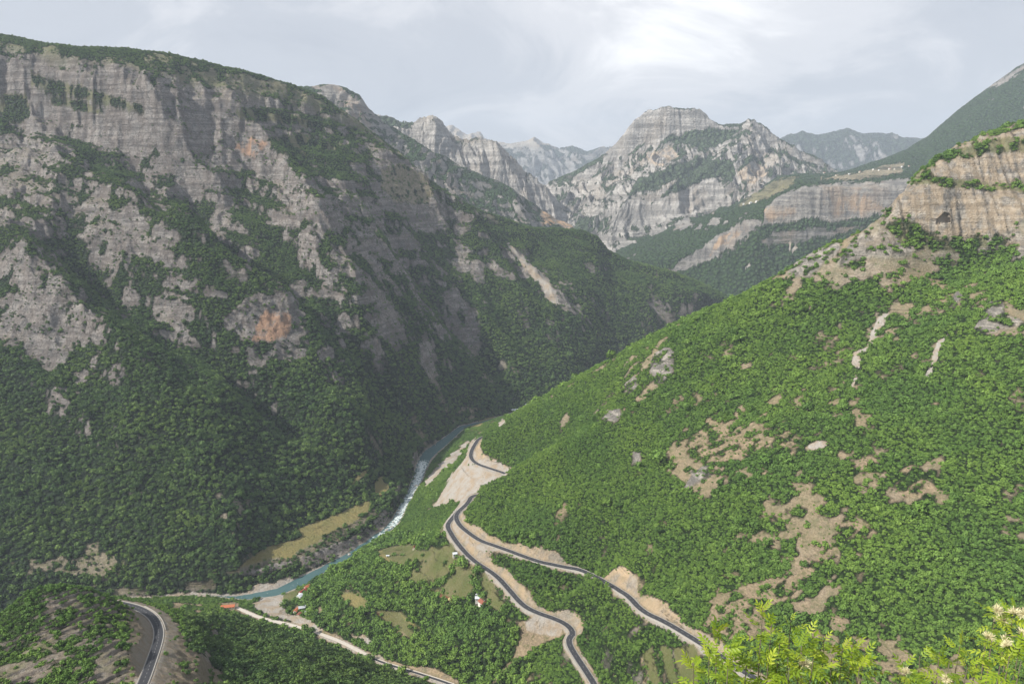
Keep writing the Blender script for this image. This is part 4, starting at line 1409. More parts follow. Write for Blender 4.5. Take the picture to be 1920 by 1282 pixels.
massif('rocky_ridge', [
    [(640, 330, 3750), (760, 360, 3750), (860, 400, 3800), (980, 450, 3850), (1060, 480, 3900), (1130, 500, 3900)],
    [(640, 260, 4250), (690, 228, 4250), (702, 212, 4250), (735, 215, 4250), (768, 226, 4250), (788, 218, 4250), (806, 215, 4250), (828, 230, 4250), (850, 250, 4250), (880, 258, 4250), (905, 262, 4250), (922, 262, 4250), (940, 272, 4250), (960, 290, 4250), (985, 318, 4250), (1010, 332, 4250), (1030, 348, 4250), (1048, 376, 4250), (1066, 396, 4250), (1082, 418, 4250), (1110, 450, 4250), (1140, 480, 4250)]],
    620, 1150, 300, 420, 150, M_FAR_ROCK, 150, 260, 40, 0.27, 0.25, 71, ribs=[([(812, 250), (850, 310), (880, 350)], 50, 60), ([(930, 300), (955, 335), (1000, 400)], 60, 55), ([(875, 285), (890, 320)], 40, 50), ([(985, 345), (1010, 400)], 40, 40)],
    patches=[('tree', 0.95, [(700, 215), (780, 222), (770, 240), (700, 235)])], run=(1.2, 0.35))
massif('snowy_range', [
    [(780, 340, 9300), (1000, 370, 9300), (1200, 350, 9300)],
    [(780, 255, 11000), (820, 240, 11000), (845, 233, 11000), (870, 245, 11000), (885, 250, 11000), (900, 246, 11000), (912, 262, 11000), (935, 266, 11000), (960, 268, 11000), (985, 263, 11000), (1000, 258, 11000), (1020, 268, 11000), (1045, 275, 11000), (1072, 272, 11000), (1100, 285, 11000), (1128, 276, 11000), (1160, 280, 11000), (1220, 290, 11000)]],
    760, 1230, 220, 300, 80, M_BLUE, 420, 900, 0, 0.45, 0, 81, crest_keep=0.25, snow=1080)
massif('peak', [
    [(960, 500, 3700), (1100, 500, 3650), (1200, 500, 3600), (1300, 460, 3600), (1400, 430, 3650), (1500, 400, 3700), (1640, 400, 3800)],
    [(960, 455, 4200), (1080, 385, 4250), (1180, 335, 4300), (1260, 315, 4300), (1340, 305, 4300), (1420, 300, 4350), (1500, 335, 4400), (1640, 360, 4400)],
    [(960, 440, 4600), (1030, 362, 4600), (1090, 325, 4600), (1150, 290, 4620), (1200, 268, 4640), (1260, 262, 4640), (1320, 256, 4640), (1380, 252, 4640), (1410, 240, 4650), (1450, 270, 4650), (1520, 312, 4650), (1640, 350, 4650)],
    [(960, 430, 4800), (990, 400, 4800), (1028, 342, 4800), (1060, 320, 4800), (1090, 305, 4800), (1130, 285, 4780), (1152, 266, 4760), (1166, 248, 4740), (1188, 222, 4720), (1204, 208, 4720), (1222, 203, 4720), (1250, 203, 4720), (1285, 203, 4720), (1312, 207, 4720), (1330, 224, 4720), (1350, 232, 4720), (1372, 232, 4720), (1390, 232, 4720), (1404, 224, 4720), (1414, 223, 4720), (1432, 231, 4720), (1456, 252, 4720), (1482, 272, 4720), (1500, 284, 4720), (1530, 298, 4720), (1560, 313, 4720), (1600, 332, 4720), (1640, 345, 4720)]],
    940, 1650, 430, 560, 260, M_FAR_ROCK, 130, 330, 70, 0.50, -0.62, 91, crest_keep=0.35, warp=0.06,
    ribs=[([(1110, 455), (1180, 402), (1260, 366), (1320, 335), (1350, 345)], 80, 70), ([(1400, 262), (1370, 285), (1330, 310)], 45, 50), ([(1425, 262), (1450, 300), (1470, 345)], 50, 50),
          ([(1230, 450), (1290, 415), (1330, 400)], 60, 60), ([(1360, 250), (1330, 290), (1270, 330), (1180, 380)], -50, 60), ([(1440, 260), (1420, 330)], -50, 50)],
    patches=[('tree', 0.95, [(1200, 335), (1290, 300), (1310, 320), (1240, 350), (1200, 360), (1170, 380)]), ('tree', 0.95, [(1310, 300), (1370, 300), (1380, 330), (1330, 335), (1270, 362), (1240, 372)]), ('tree', 0.9, [(1250, 250), (1330, 240), (1390, 245), (1340, 275), (1280, 270), (1240, 268)]),
             ('tree', 0.9, [(1060, 322), (1120, 292), (1140, 290), (1090, 322)]), ('rock', 1, [(1165, 262), (1200, 210), (1320, 212), (1332, 235), (1290, 248), (1230, 262)]),
             ('rock', 1, [(1180, 405), (1260, 368), (1325, 338), (1360, 365), (1340, 395), (1260, 410), (1200, 430)]), ('warm', 1, [(1210, 285), (1260, 275), (1275, 295), (1240, 312), (1215, 308)]), ('warm', 1, [(1380, 320), (1410, 300), (1440, 315), (1430, 340), (1390, 345)]),
             ('tree', 0.9, [(1380, 320), (1410, 290), (1450, 320), (1460, 335), (1470, 345), (1440, 315), (1412, 300), (1385, 322)]), ('tree', 0.9, [(1460, 280), (1500, 300), (1540, 312), (1530, 318), (1480, 300)])], run=(1.1, 0.3))
massif('distant_hills', [
    [(1400, 350, 8200), (1600, 360, 8200), (1800, 350, 8200)],
    [(1400, 280, 9500), (1440, 268, 9500), (1480, 252, 9500), (1505, 246, 9500), (1530, 251, 9500), (1560, 247, 9500), (1590, 241, 9500), (1620, 250, 9500), (1660, 251, 9500), (1700, 257, 9500), (1760, 262, 9500), (1800, 262, 9500)]],
    1390, 1800, 160, 260, 70, M_BLUE, 260, 800, 0, 0.8, 0, 101, crest_keep=0.25)


def plateau_cov(u, v):
    return np.clip(0.85 - 0.35 * sstep(0, 40, v - (560 - 0.13 * (u - 1130))), 0, 1) * np.ones_like(u)


plateau, PLAT = massif('plateau', [
    [(1100, 560, 2650), (1180, 580, 2650), (1260, 610, 2650), (1360, 640, 2650), (1500, 600, 2650), (1700, 520, 2650), (1900, 500, 2650)],
    [(1100, 525, 2930), (1150, 510, 2930), (1200, 500, 2940), (1250, 510, 2940), (1320, 492, 2950), (1360, 464, 2950), (1420, 422, 2950), (1470, 416, 2950), (1500, 404, 2950), (1560, 412, 2950), (1620, 404, 2950), (1700, 387, 2950), (1900, 370, 2950)],
    [(1100, 518, 2990), (1150, 498, 2990), (1200, 480, 2995), (1250, 486, 2995), (1300, 467, 2995), (1350, 438, 2995), (1400, 410, 2995), (1432, 392, 2990), (1452, 374, 2990), (1500, 356, 2990), (1560, 348, 2990), (1620, 345, 2990), (1700, 338, 2990), (1900, 325, 2990)],
    [(1100, 505, 3500), (1150, 480, 3500), (1200, 456, 3500), (1280, 420, 3500), (1330, 405, 3500), (1380, 390, 3500), (1430, 364, 3500), (1470, 342, 3500), (1520, 340, 3500), (1600, 334, 3500), (1700, 320, 3500), (1900, 290, 3500)],
    [(1100, 500, 4200), (1140, 478, 4200), (1170, 456, 4200), (1250, 425, 4200), (1280, 408, 4200), (1330, 397, 4200), (1380, 378, 4200), (1430, 348, 4200), (1460, 330, 4200), (1500, 324, 4200), (1540, 325, 4200), (1570, 321, 4220), (1600, 314, 4260), (1650, 300, 4300), (1700, 279, 4350), (1740, 254, 4400), (1780, 221, 4450), (1820, 189, 4500), (1860, 160, 4550), (1900, 132, 4600), (1960, 95, 4650), (2060, 40, 4700)]],
    1080, 2060, 560, 640, 260, M_FAR_GREEN, 34, 240, 20, plateau_cov, 0.02, 111, crest_keep=0.3, warp=0.05,
    patches=[('rock', 1, [(1428, 418), (1435, 388), (1455, 372), (1500, 352), (1560, 344), (1640, 341), (1760, 330), (1760, 385), (1620, 408), (1560, 414), (1500, 408), (1470, 420)]),
             ('warm', 0.5, [(1570, 370), (1625, 365), (1660, 395), (1600, 400), (1560, 405)]), ('warm', 0.5, [(1430, 395), (1470, 385), (1500, 400), (1440, 415)]),
             ('rock', 1, [(1245, 512), (1300, 470), (1350, 440), (1405, 408), (1425, 420), (1360, 465), (1320, 492), (1262, 512)]), ('warm', 0.6, [(1325, 480), (1350, 445), (1395, 425), (1370, 450)]),
             ('rock', 1, [(1262, 428), (1270, 408), (1290, 400), (1298, 425), (1275, 430)]), ('rock', 1, [(1300, 430), (1318, 415), (1312, 430)]), ('rock', 1, [(1325, 425), (1335, 408), (1352, 410), (1350, 420)]),
             ('rock', 0.9, [(1440, 445), (1500, 440), (1530, 450), (1440, 462), (1380, 480), (1400, 462)]),
             ('tree', 0.95, [(1425, 424), (1475, 420), (1500, 412), (1560, 418), (1640, 408), (1760, 388), (1760, 520), (1500, 600), (1250, 600), (1150, 560), (1170, 512), (1260, 518), (1330, 498), (1380, 468)]),
             ('tree', 0.35, [(1480, 428), (1600, 428), (1640, 420), (1560, 445), (1440, 462), (1420, 450)]),
             ('grass', 0.5, [(1375, 392), (1430, 352), (1465, 333), (1500, 330), (1480, 352), (1440, 372)]), ('grass', 0.0, [(1520, 335), (1600, 325), (1700, 300), (1690, 325), (1600, 338)]),
             ('scree', 1, [(1478, 455), (1484, 452), (1484, 470), (1492, 460), (1498, 462), (1488, 475), (1478, 468)]), ('scree', 1, [(1395, 500), (1408, 492), (1412, 497), (1396, 505)]),
             ('rock', 0.8, [(1845, 172), (1900, 133), (1940, 106), (1932, 122), (1885, 156)])], run=(1.0, 0.5))

# the ground everything stands on, out to the horizon
gme = bpy.data.meshes.new('ground')
gv = [(-13500, -2500, -8), (13500, -2500, -8), (13500, 13500, -8), (-13500, 13500, -8)]
gme.from_pydata(gv, [], [(0, 1, 2, 3)])
ground = link('ground', gme, simple_mat('valley_floor_earth', (0.12, 0.11, 0.07), scale=0.01))
ground['kind'] = 'structure'
# ------------------------------------------------------------------ river
RL = [p for p in LBANK if p[0] < 160]
RR = [p for p in RBANK]
rl = smooth_path(np.array(RL), 6.0, 2)
rr = smooth_path(np.array(RR), 6.0, 2)
NS = 420
q = np.linspace(0, 1, NS)
rl = np.stack([np.interp(q, np.linspace(0, 1, len(rl)), rl[:, k]) for k in (0, 1)], 1)
rr = np.stack([np.interp(q, np.linspace(0, 1, len(rr)), rr[:, k]) for k in (0, 1)], 1)
NC = 14
wv, wfoam = [], []
RAPID = [at_z(u, v, 0)[:2] for u, v in [(791, 868), (793, 878), (789, 890), (785, 902), (777, 922), (768, 935), (760, 948), (755, 960), (750, 970), (742, 988), (722, 1003)]]
RAPID = smooth_path(np.array(RAPID, float)[:10], 5.0, 1).tolist() + [[float(q) for q in at_z(722, 1003, 0)[:2]]]
for i in range(NS):
    for j in range(NC):
        t = -0.2 + 1.4 * j / (NC - 1)
        x, y = rl[i] * (1 - t) + rr[i] * t
        d = min(math.hypot(x - a, y - b) for a, b in RAPID)
        f = math.exp(-(d / 17.0) ** 2) * (0.55 + 0.45 * math.sin(math.pi * min(max(t, 0), 1)))
        wv.append((x, y, 0.0 + 0.12 * math.sin(x * 0.7) * math.sin(y * 0.9) + 0.35 * f * math.sin(x * 1.1 + y * 0.8)))
        wfoam.append(f)
idx = np.arange(NS * NC).reshape(NS, NC)
qd = np.stack([idx[:-1, :-1], idx[1:, :-1], idx[1:, 1:], idx[:-1, 1:]], -1).reshape(-1)
wm, nt, bs = mat_new('river_water')
t = NT(nt)
foam = t.attr('foam')
p = t.pos()
rip = t.noise(p, 0.6, 5, 0.6, 0.3)
big = t.noise(p, 0.03, 3, 0.5)
fo = t.range(t.math('ADD', t.math('MULTIPLY', foam, 1.0), t.math('MULTIPLY', t.math('SUBTRACT', t.noise(p, 0.24, 6, 0.72), 0.5), 4.2)), 0.52, 0.95)
flecks = t.range(t.noise(p, 0.13, 6, 0.75), 0.60, 0.72)
wcol = t.mix(big, (0.042, 0.092, 0.097), (0.072, 0.135, 0.136))
wcol = t.mix(t.math('MAXIMUM', fo, t.math('MULTIPLY', flecks, 0.5)), wcol, (0.62, 0.68, 0.68))
nt.links.new(wcol, bs.inputs['Base Color'])
bs.inputs['Roughness'].default_value = 0.22
bs.inputs['Specular IOR Level'].default_value = 0.35
nt.links.new(t.bump(rip, 0.5, 0.7), bs.inputs['Normal'])
me = new_mesh('river', wv, qd, 4)
at = me.attributes.new('foam', 'FLOAT', 'POINT')
at.data.foreach_set('value', np.array(wfoam, np.float32))
river = link('river', me, wm, smooth=True)
river['kind'] = 'structure'

# ------------------------------------------------------------------ road surfaces
am, nt, bs = mat_new('asphalt')
t = NT(nt)
c = t.mix(t.noise(t.pos(), 0.35, 5, 0.6), (0.030, 0.031, 0.036), (0.050, 0.052, 0.058))
nt.links.new(c, bs.inputs['Base Color'])
bs.inputs['Roughness'].default_value = 0.75
gm = simple_mat('track_gravel', (0.46, 0.42, 0.37), var=0.25, scale=0.5)
cm = simple_mat('pale_concrete', (0.33, 0.31, 0.28), var=0.15, scale=0.6)
pm = simple_mat('road_paint', (0.34, 0.34, 0.33), var=0.2, scale=1.0)


def side_frame(P):
    T = np.gradient(P[:, :2], axis=0)
    T /= np.linalg.norm(T, axis=1)[:, None] + 1e-9
    return T, np.stack([-T[:, 1], T[:, 0]], 1)


def strip(name, P, offs, zs, mat, parent=None, i0=0, i1=None, close=False):
    """a ribbon along a road: one vertex row per sideways offset and height"""
    T, N = side_frame(P)
    sl = slice(i0, i1)
    Pq, Nq = P[sl], N[sl]
    n, m = len(Pq), len(offs)
    V = np.zeros((n, m, 3))
    for k, (o, z) in enumerate(zip(offs, zs)):
        V[:, k, :2] = Pq[:, :2] + Nq * o
        V[:, k, 2] = Pq[:, 2] + z
    ii = np.arange(n * m).reshape(n, m)
    if close:
        ii = np.concatenate([ii, ii[:, :1]], 1)
    f = np.stack([ii[:-1, :-1], ii[:-1, 1:], ii[1:, 1:], ii[1:, :-1]], -1).reshape(-1)
    return link(name, new_mesh(name, V.reshape(-1, 3), f, 4), mat, parent)


def dashes(name, P, off, w, on, off_len, z, mat, parent):
    T, N = side_frame(P)
    s = np.concatenate([[0], np.cumsum(np.hypot(np.diff(P[:, 0]), np.diff(P[:, 1])))])
    V, Fq = [], []
    d = 0.0
    while d + on < s[-1]:
        for e in (d, d + on):
            x, y, zz = [np.interp(e, s, P[:, k]) for k in range(3)]
            nx, ny = np.interp(e, s, N[:, 0]), np.interp(e, s, N[:, 1])
            V += [(x + nx * (off - w / 2), y + ny * (off - w / 2), zz + z), (x + nx * (off + w / 2), y + ny * (off + w / 2), zz + z)]
        k = len(V)
        Fq += [k - 4, k - 3, k - 1, k - 2]
        d += on + off_len
    return link(name, new_mesh(name, V, Fq, 4), mat, parent)


ROAD_OBJ = {}
for nm, P, hw in ROADS + [('near', P3, 3.4), ('near_bend', P3B, 3.4)]:
    if nm == 'track':
        r = strip('track', P, [-hw, 0, hw], [0.32, 0.40, 0.32], gm)
        r['kind'] = 'structure'
        n0 = int(len(P) * 0.66)
        r2 = strip('road_surface', P, [-1.9, 0.9], [0.46, 0.46], am, r, n0, None)
        ROAD_OBJ[nm] = r
        continue
    r = strip('road', P, [-3.1, 0, 3.1], [0.30, 0.36, 0.30], am)
    r['kind'] = 'structure'
    ROAD_OBJ[nm] = r
    for s in (-1, 1):
        strip('gutter', P, [s * 3.1, s * 3.1, s * 3.6, s * 3.6], [0.10, 0.42, 0.42, 0.05], cm, r)
        e = strip('edge_line', P, [s * 2.80, s * 2.92], [0.345, 0.345], pm, r)
    dashes('centre_line', P, 0.0, 0.13, 3.0, 4.0, 0.38, pm, r)

# retaining walls below the outer edge of the roads
def wall_thing(P, i0, i1, side, h, label, w=0.4, proud=0.6, group=None):
    o = strip('retaining_wall', P, [side * 4.25, side * 4.25, side * (4.25 + w), side * (4.25 + w + 0.25)], [-0.4, proud, proud, -h], cm, None, i0, i1)
    tag(o, label, 'wall', group)
    return o


def idx_near(P, u, v):
    uu, vv, _ = project(P[:, 0], P[:, 1], P[:, 2])
    return int(np.argmin((uu - u) ** 2 + (vv - v) ** 2))


LOP = [r for r in ROADS if r[0] == 'lower'][0][1]
UPP = [r for r in ROADS if r[0] == 'upper'][0][1]


def outer_side(P, i, Z=None):
    """+1 or -1: which side of the road lies lower"""
    T, N = side_frame(P)
    h = []
    for s in (-1, 1):
        x, y = P[i, :2] + N[i] * s * 22
        c = int(np.clip(round((x / y - A[0]) / (A[1] - A[0])), 0, NA - 1))
        r = int(np.clip(np.searchsorted(Y, y), 0, NY - 1))
        h.append(Z1[r, c])
    return -1 if h[0] < h[1] else 1


for P, (ua, va), (ub, vb), h, lab in [
    (LOP, (838, 992), (890, 1056), 3.6, 'white concrete retaining wall along the outside of the lower road below the junction bend'),
    (LOP, (894, 1060), (962, 1118), 3.4, 'white concrete retaining wall below the lower road above the ploughed terraces'),
    (LOP, (966, 1124), (1004, 1152), 2.6, 'short white retaining wall of the lower road beside the farmhouse with the brown roof'),
    (LOP, (1066, 1205), (1105, 1270), 2.2, 'pale retaining wall on the outside of the lower road after its last bend'),
    (UPP, (1150, 1098), (1190, 1140), 3.0, 'white retaining wall round the bend of the upper road'),
    (UPP, (1205, 1152), (1318, 1213), 1.8, 'long low pale wall along the straight of the upper road'),
    (UPP, (1000, 1053), (1100, 1083), 1.2, 'thin pale kerb wall along the middle of the upper road')]:
    a, b = sorted((idx_near(P, ua, va), idx_near(P, ub, vb)))
    wall_thing(P, a, b + 1, outer_side(P, (a + b) // 2), h, lab)
b0, b1 = sorted((idx_near(P3, 300, 1185), idx_near(P3, 262, 1140)))
wall_thing(P3, b0, b1 + 1, -1 if (side_frame(P3)[1][(b0 + b1) // 2][0] < 0) else 1, 1.6, 'pale concrete parapet round the bend of the near road on the spur')
# ------------------------------------------------------------------ foliage
def leaf_mat(name, lo, mid, hi):
    m, nt, bs = mat_new(name)
    t = NT(nt)
    oi = nt.nodes.new('ShaderNodeObjectInfo')
    r = oi.outputs['Random']
    c = t.ramp(r, [(0.0, lo), (0.45, mid), (0.85, hi), (1.0, [v * 0.9 for v in mid])])
    n = t.noise(t.pos(), 0.011, 3, 0.55)
    c = t.mix(t.range(n, 0.3, 0.7), t.mix(1.0, c, (0.80, 0.84, 0.9), 'MULTIPLY'), t.mix(1.0, c, (1.22, 1.12, 1.0), 'MULTIPLY'))
    fine = t.noise(t.pos(), 1.7, 2, 0.5)
    c = t.mix(t.range(fine, 0.3, 0.7), t.mix(1.0, c, (0.8, 0.8, 0.8), 'MULTIPLY'), t.mix(1.0, c, (1.2, 1.2, 1.2), 'MULTIPLY'))
    nt.links.new(c, bs.inputs['Base Color'])
    bs.inputs['Roughness'].default_value = 0.7
    bs.inputs['Specular IOR Level'].default_value = 0.2
    return m


LEAF_L = leaf_mat('oak_and_shade_leaves', (0.038, 0.080, 0.021), (0.074, 0.138, 0.033), (0.116, 0.192, 0.046))  # oak green; also colours the shade into shrubs on the spur's right slope
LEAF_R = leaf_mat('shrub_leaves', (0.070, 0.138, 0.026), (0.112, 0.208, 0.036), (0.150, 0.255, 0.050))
BARK = simple_mat('bark', (0.10, 0.08, 0.06))


def crown_mesh(name, rng, lobes, leaves, leaf, squash=0.8, trunk=0.0, mat_count=1):
    """a crown of unit radius: leaf clumps spread over several lobes, plus their inner twigs mass"""
    V, Fc, MI = [], [], []
    L = []
    for i in range(lobes):
        a = rng.random() * 6.283
        rr = 0.0 if i == 0 else 0.30 + 0.32 * rng.random()
        L.append((rr * math.cos(a), rr * math.sin(a), 0.55 + (rng.random() - 0.45) * 0.5, 0.42 + 0.26 * rng.random()))
    for (lx, ly, lz, lr) in L:
        # coarse inner mass, an octahedron-like hull
        k = len(V)
        for dx, dy, dz in ((1, 0, 0), (-1, 0, 0), (0, 1, 0), (0, -1, 0), (0, 0, 1), (0, 0, -1)):
            s = 0.62 * (0.85 + 0.3 * rng.random())
            V.append((lx + dx * lr * s, ly + dy * lr * s, (lz + dz * lr * s) * squash))
        for a, b, c in ((0, 2, 4), (2, 1, 4), (1, 3, 4), (3, 0, 4), (2, 0, 5), (1, 2, 5), (3, 1, 5), (0, 3, 5)):
            Fc.append((k + a, k + b, k + c))
            MI.append(0)
    for i in range(leaves):
        lx, ly, lz, lr = L[i % lobes]
        while True:
            d = rng.normal(size=3)
            d /= np.linalg.norm(d) + 1e-9
            if d[2] > -0.55:
                break
        r = lr * (0.75 + 0.32 * rng.random())
        c = np.array((lx + d[0] * r, ly + d[1] * r, (lz + d[2] * r)))
        nrm = d * 0.75 + rng.normal(size=3) * 0.5
        nrm /= np.linalg.norm(nrm) + 1e-9
        tt = np.cross(nrm, rng.normal(size=3))
        tt /= np.linalg.norm(tt) + 1e-9
        bt = np.cross(nrm, tt)
        s = leaf * (0.7 + 0.6 * rng.random())
        k = len(V)
        for a, b in ((-1, -0.55), (0.1, -0.8), (1, 0.1), (0.1, 0.75), (-0.8, 0.5)):
            p = c + tt * a * s + bt * b * s
            V.append((p[0], p[1], p[2] * squash))
        Fc.append((k, k + 1, k + 2, k + 3, k + 4))
        MI.append(0)
    if trunk > 0:
        k = len(V)
        for z, r in ((-trunk, 0.075), (0.45, 0.045)):
            for j in range(6):
                a = j * math.pi / 3
                V.append((r * math.cos(a), r * math.sin(a), z))
        for j in range(6):
            Fc.append((k + j, k + (j + 1) % 6, k + 6 + (j + 1) % 6, k + 6 + j))
            MI.append(1)
    me = bpy.data.meshes.new(name)
    me.from_pydata(V, [], Fc)
    me.polygons.foreach_set('material_index', MI)
    me.update()
    return me


PROTO = bpy.data.collections.new('tree_prototypes')
for i in range(7):
    rng = np.random.default_rng(100 + i)
    me = crown_mesh('crown', rng, 3 + i % 3, 105, 0.17 + 0.03 * (i % 3), 0.78 + 0.1 * (i % 2))
    o = bpy.data.objects.new('crown_%d' % i, me)
    PROTO.objects.link(o)


def forest(name, pos, rot, scl, idx, leaf, col):
    me = bpy.data.meshes.new(name)
    me.vertices.add(len(pos))
    me.vertices.foreach_set('co', np.ascontiguousarray(pos, np.float32).ravel())
    a = me.attributes.new('rot', 'FLOAT', 'POINT')
    a.data.foreach_set('value', np.ascontiguousarray(rot, np.float32))
    a = me.attributes.new('scl', 'FLOAT_VECTOR', 'POINT')
    a.data.foreach_set('vector', np.ascontiguousarray(scl, np.float32).ravel())
    a = me.attributes.new('pick', 'INT', 'POINT')
    a.data.foreach_set('value', np.ascontiguousarray(idx, np.int32))
    o = link(name, me)
    ng = bpy.data.node_groups.new(name + '_scatter', 'GeometryNodeTree')
    ng.interface.new_socket('Geometry', in_out='INPUT', socket_type='NodeSocketGeometry')
    ng.interface.new_socket('Geometry', in_out='OUTPUT', socket_type='NodeSocketGeometry')
    N, Lk = ng.nodes, ng.links
    gi, go = N.new('NodeGroupInput'), N.new('NodeGroupOutput')
    iop = N.new('GeometryNodeInstanceOnPoints')
    ci = N.new('GeometryNodeCollectionInfo')
    ci.inputs['Collection'].default_value = col
    ci.inputs['Separate Children'].default_value = True
    ci.inputs['Reset Children'].default_value = True

    def nattr(nm, ty):
        n = N.new('GeometryNodeInputNamedAttribute')
        n.data_type = ty
        n.inputs['Name'].default_value = nm
        return n.outputs[0]
    cx_ = N.new('ShaderNodeCombineXYZ')
    Lk.new(nattr('rot', 'FLOAT'), cx_.inputs[2])
    e2r = N.new('FunctionNodeEulerToRotation')
    Lk.new(cx_.outputs[0], e2r.inputs[0])
    Lk.new(gi.outputs[0], iop.inputs['Points'])
    Lk.new(ci.outputs[0], iop.inputs['Instance'])
    iop.inputs['Pick Instance'].default_value = True
    Lk.new(nattr('pick', 'INT'), iop.inputs['Instance Index'])
    Lk.new(e2r.outputs[0], iop.inputs['Rotation'])
    Lk.new(nattr('scl', 'FLOAT_VECTOR'), iop.inputs['Scale'])
    sm = N.new('GeometryNodeSetMaterial')
    sm.inputs['Material'].default_value = leaf
    Lk.new(iop.outputs[0], sm.inputs[0])
    Lk.new(sm.outputs[0], go.inputs[0])
    md = o.modifiers.new('scatter', 'NODES')
    md.node_group = ng
    o['kind'] = 'stuff'
    return o


def scatter(Av, Yv, Z, dens, tol=14.0, seed=1):
    """tree positions on a column grid, at a density per square metre, near the visible surface and inside the frame"""
    rng = np.random.default_rng(seed)
    n = len(Av)
    da = Av[1] - Av[0]
    Yg = Yv if Yv.ndim == 2 else np.repeat(Yv[:, None], n, 1)
    Yc = (Yg[:-1, :-1] + Yg[1:, 1:]) / 2
    dy = np.diff(Yg, axis=0)[:, :-1]
    Zc = (Z[:-1, :-1] + Z[1:, 1:]) / 2
    area = da * Yc * dy
    x = (Av[:-1] + da / 2)[None, :] * Yc
    u, v, d = project(x, Yc, Zc + 3)
    el = (Zc + 4 - CAM_H) / Yc
    rm = np.maximum.accumulate(el, 0)
    vis = (el > rm - tol / Yc) & (u > -120) & (u < 2040) & (v < 1400) & (v > 0)
    dd = (dens[:-1, :-1] + dens[1:, 1:]) / 2
    cnt = rng.poisson(np.clip(area * dd * vis, 0, 50))
    r, c = np.nonzero(cnt)
    k = cnt[r, c]
    r, c = np.repeat(r, k), np.repeat(c, k)
    s, t_ = rng.random(len(r)), rng.random(len(r))
    a = Av[c] + s * da
    y = Yg[r, c] * (1 - t_) + Yg[r + 1, c] * t_
    z = (Z[r, c] * (1 - s) + Z[r, c + 1] * s) * (1 - t_) + (Z[r + 1, c] * (1 - s) + Z[r + 1, c + 1] * s) * t_
    return np.stack([a * y, y, z], 1), r, c


rng = np.random.default_rng(5)
ztree = hard_tree
PTS, RAD, WHO = [], [], []
# left mountain: oaks low down, smaller bushes among the ledges above
low = sstep(420, 120, Z1)
size_l = 2.4 + 1.5 * low
dens1 = np.where(isL, ztree * (0.066 - 0.040 * low), 0)
p, r, c = scatter(A, Y, Z1, dens1, 16, 21)
PTS.append(p); RAD.append(size_l[r, c] * np.exp(rng.normal(0, 0.24, len(p)))); WHO.append(np.zeros(len(p), int))
notopen = 1 - np.clip(masks['S'] + masks['F'] + masks['O'] * 0.5, 0, 1)
dens1 = np.where(isL, ztree * 0.020 + (0.006 + 0.020 * cov_t) * notopen * (Z1 > 4) * sstep(3.2, 1.4, slope), 0)
p, r, c = scatter(A, Y, Z1, dens1, 12, 24)
PTS.append(p); RAD.append(1.65 * np.exp(rng.normal(0, 0.32, len(p)))); WHO.append(np.zeros(len(p), int))
# right hillside: dense even scrub, larger trees round the farm and high on the slope
farm = (~isL) & (PV > 1000) & (PU < 1000) & (PU > 480)
farm &= ~(in_poly(PU, PV, [(830, 980), (1000, 1040), (1200, 1150), (1000, 1170), (900, 1100), (850, 1020)]))
smooth_spur = sstep(1500, 1150, PU) * sstep(640, 800, PV)
size_r = np.where(farm, 2.9, 1.52 - 0.30 * smooth_spur + 0.75 * sstep(700, 480, PV))
densR = np.where(isL, 0, ztree * np.where(farm, 0.075, 0.25 + 0.11 * smooth_spur - 0.13 * sstep(700, 480, PV)))
p, r, c = scatter(A, Y, Z1, densR, 10, 22)
PTS.append(p); RAD.append(size_r[r, c] * np.exp(rng.normal(-0.04, 0.34, len(p)))); WHO.append(np.ones(len(p), int))
densR = np.where(isL, 0, (1 - bare) * 0.006 * cov_t * (Z1 > 3) * (PV < 1150) + ztree * 0.007 * (1 - 0.8 * smooth_spur))
p, r, c = scatter(A, Y, Z1, densR, 10, 25)
PTS.append(p); RAD.append(2.6 * np.exp(rng.normal(0, 0.4, len(p)))); WHO.append(np.ones(len(p), int))
dots = np.where(isL, 0, blur(masks['E'] * (road_bare < 0.2), 8) * (PV < 1225) * 0.042 * ~((PU < 1130) & (PV > 1120)))
p, r, c = scatter(A, Y, Z1, dots, 10, 26)
PTS.append(p); RAD.append(1.05 * np.exp(rng.normal(0, 0.35, len(p)))); WHO.append(np.ones(len(p), int))
# near spur
ksize = 1.35 + 0.7 * sstep(320, 420, KU)
p, r, c = scatter(KA, KY, KZ, K_F['tree'] * (0.17 - 0.02 * sstep(330, 420, KU)) + 0.012 * (k_earth < 0.3), 10, 23)
PTS.append(p); RAD.append(ksize[r, c] * np.exp(rng.normal(0, 0.28, len(p)))); WHO.append(np.full(len(p), 2))
PTS, RAD, WHO = np.concatenate(PTS), np.concatenate(RAD), np.concatenate(WHO)
ROT = rng.random(len(PTS)) * 6.283
IDX = rng.integers(0, 7, len(PTS))
SCL = np.stack([RAD, RAD, RAD * (0.95 + 0.4 * rng.random(len(PTS)))], 1)
import sys; print('TREES', len(PTS), np.bincount(WHO))
# ------------------------------------------------------------------ single trees and shrubs: the 300 that look largest
def elev_max(Av, Yv, Z):
    return np.max((Z - CAM_H) / Yv[:, None], axis=0)


kmax = elev_max(KA, KY, KZ)
pa = PTS[:, 0] / PTS[:, 1]
pe = (PTS[:, 2] + RAD - CAM_H) / PTS[:, 1]
hidden_by_spur = (WHO != 2) & (pa < KA[-1]) & (pe < np.interp(pa, KA, kmax) + 0.004)


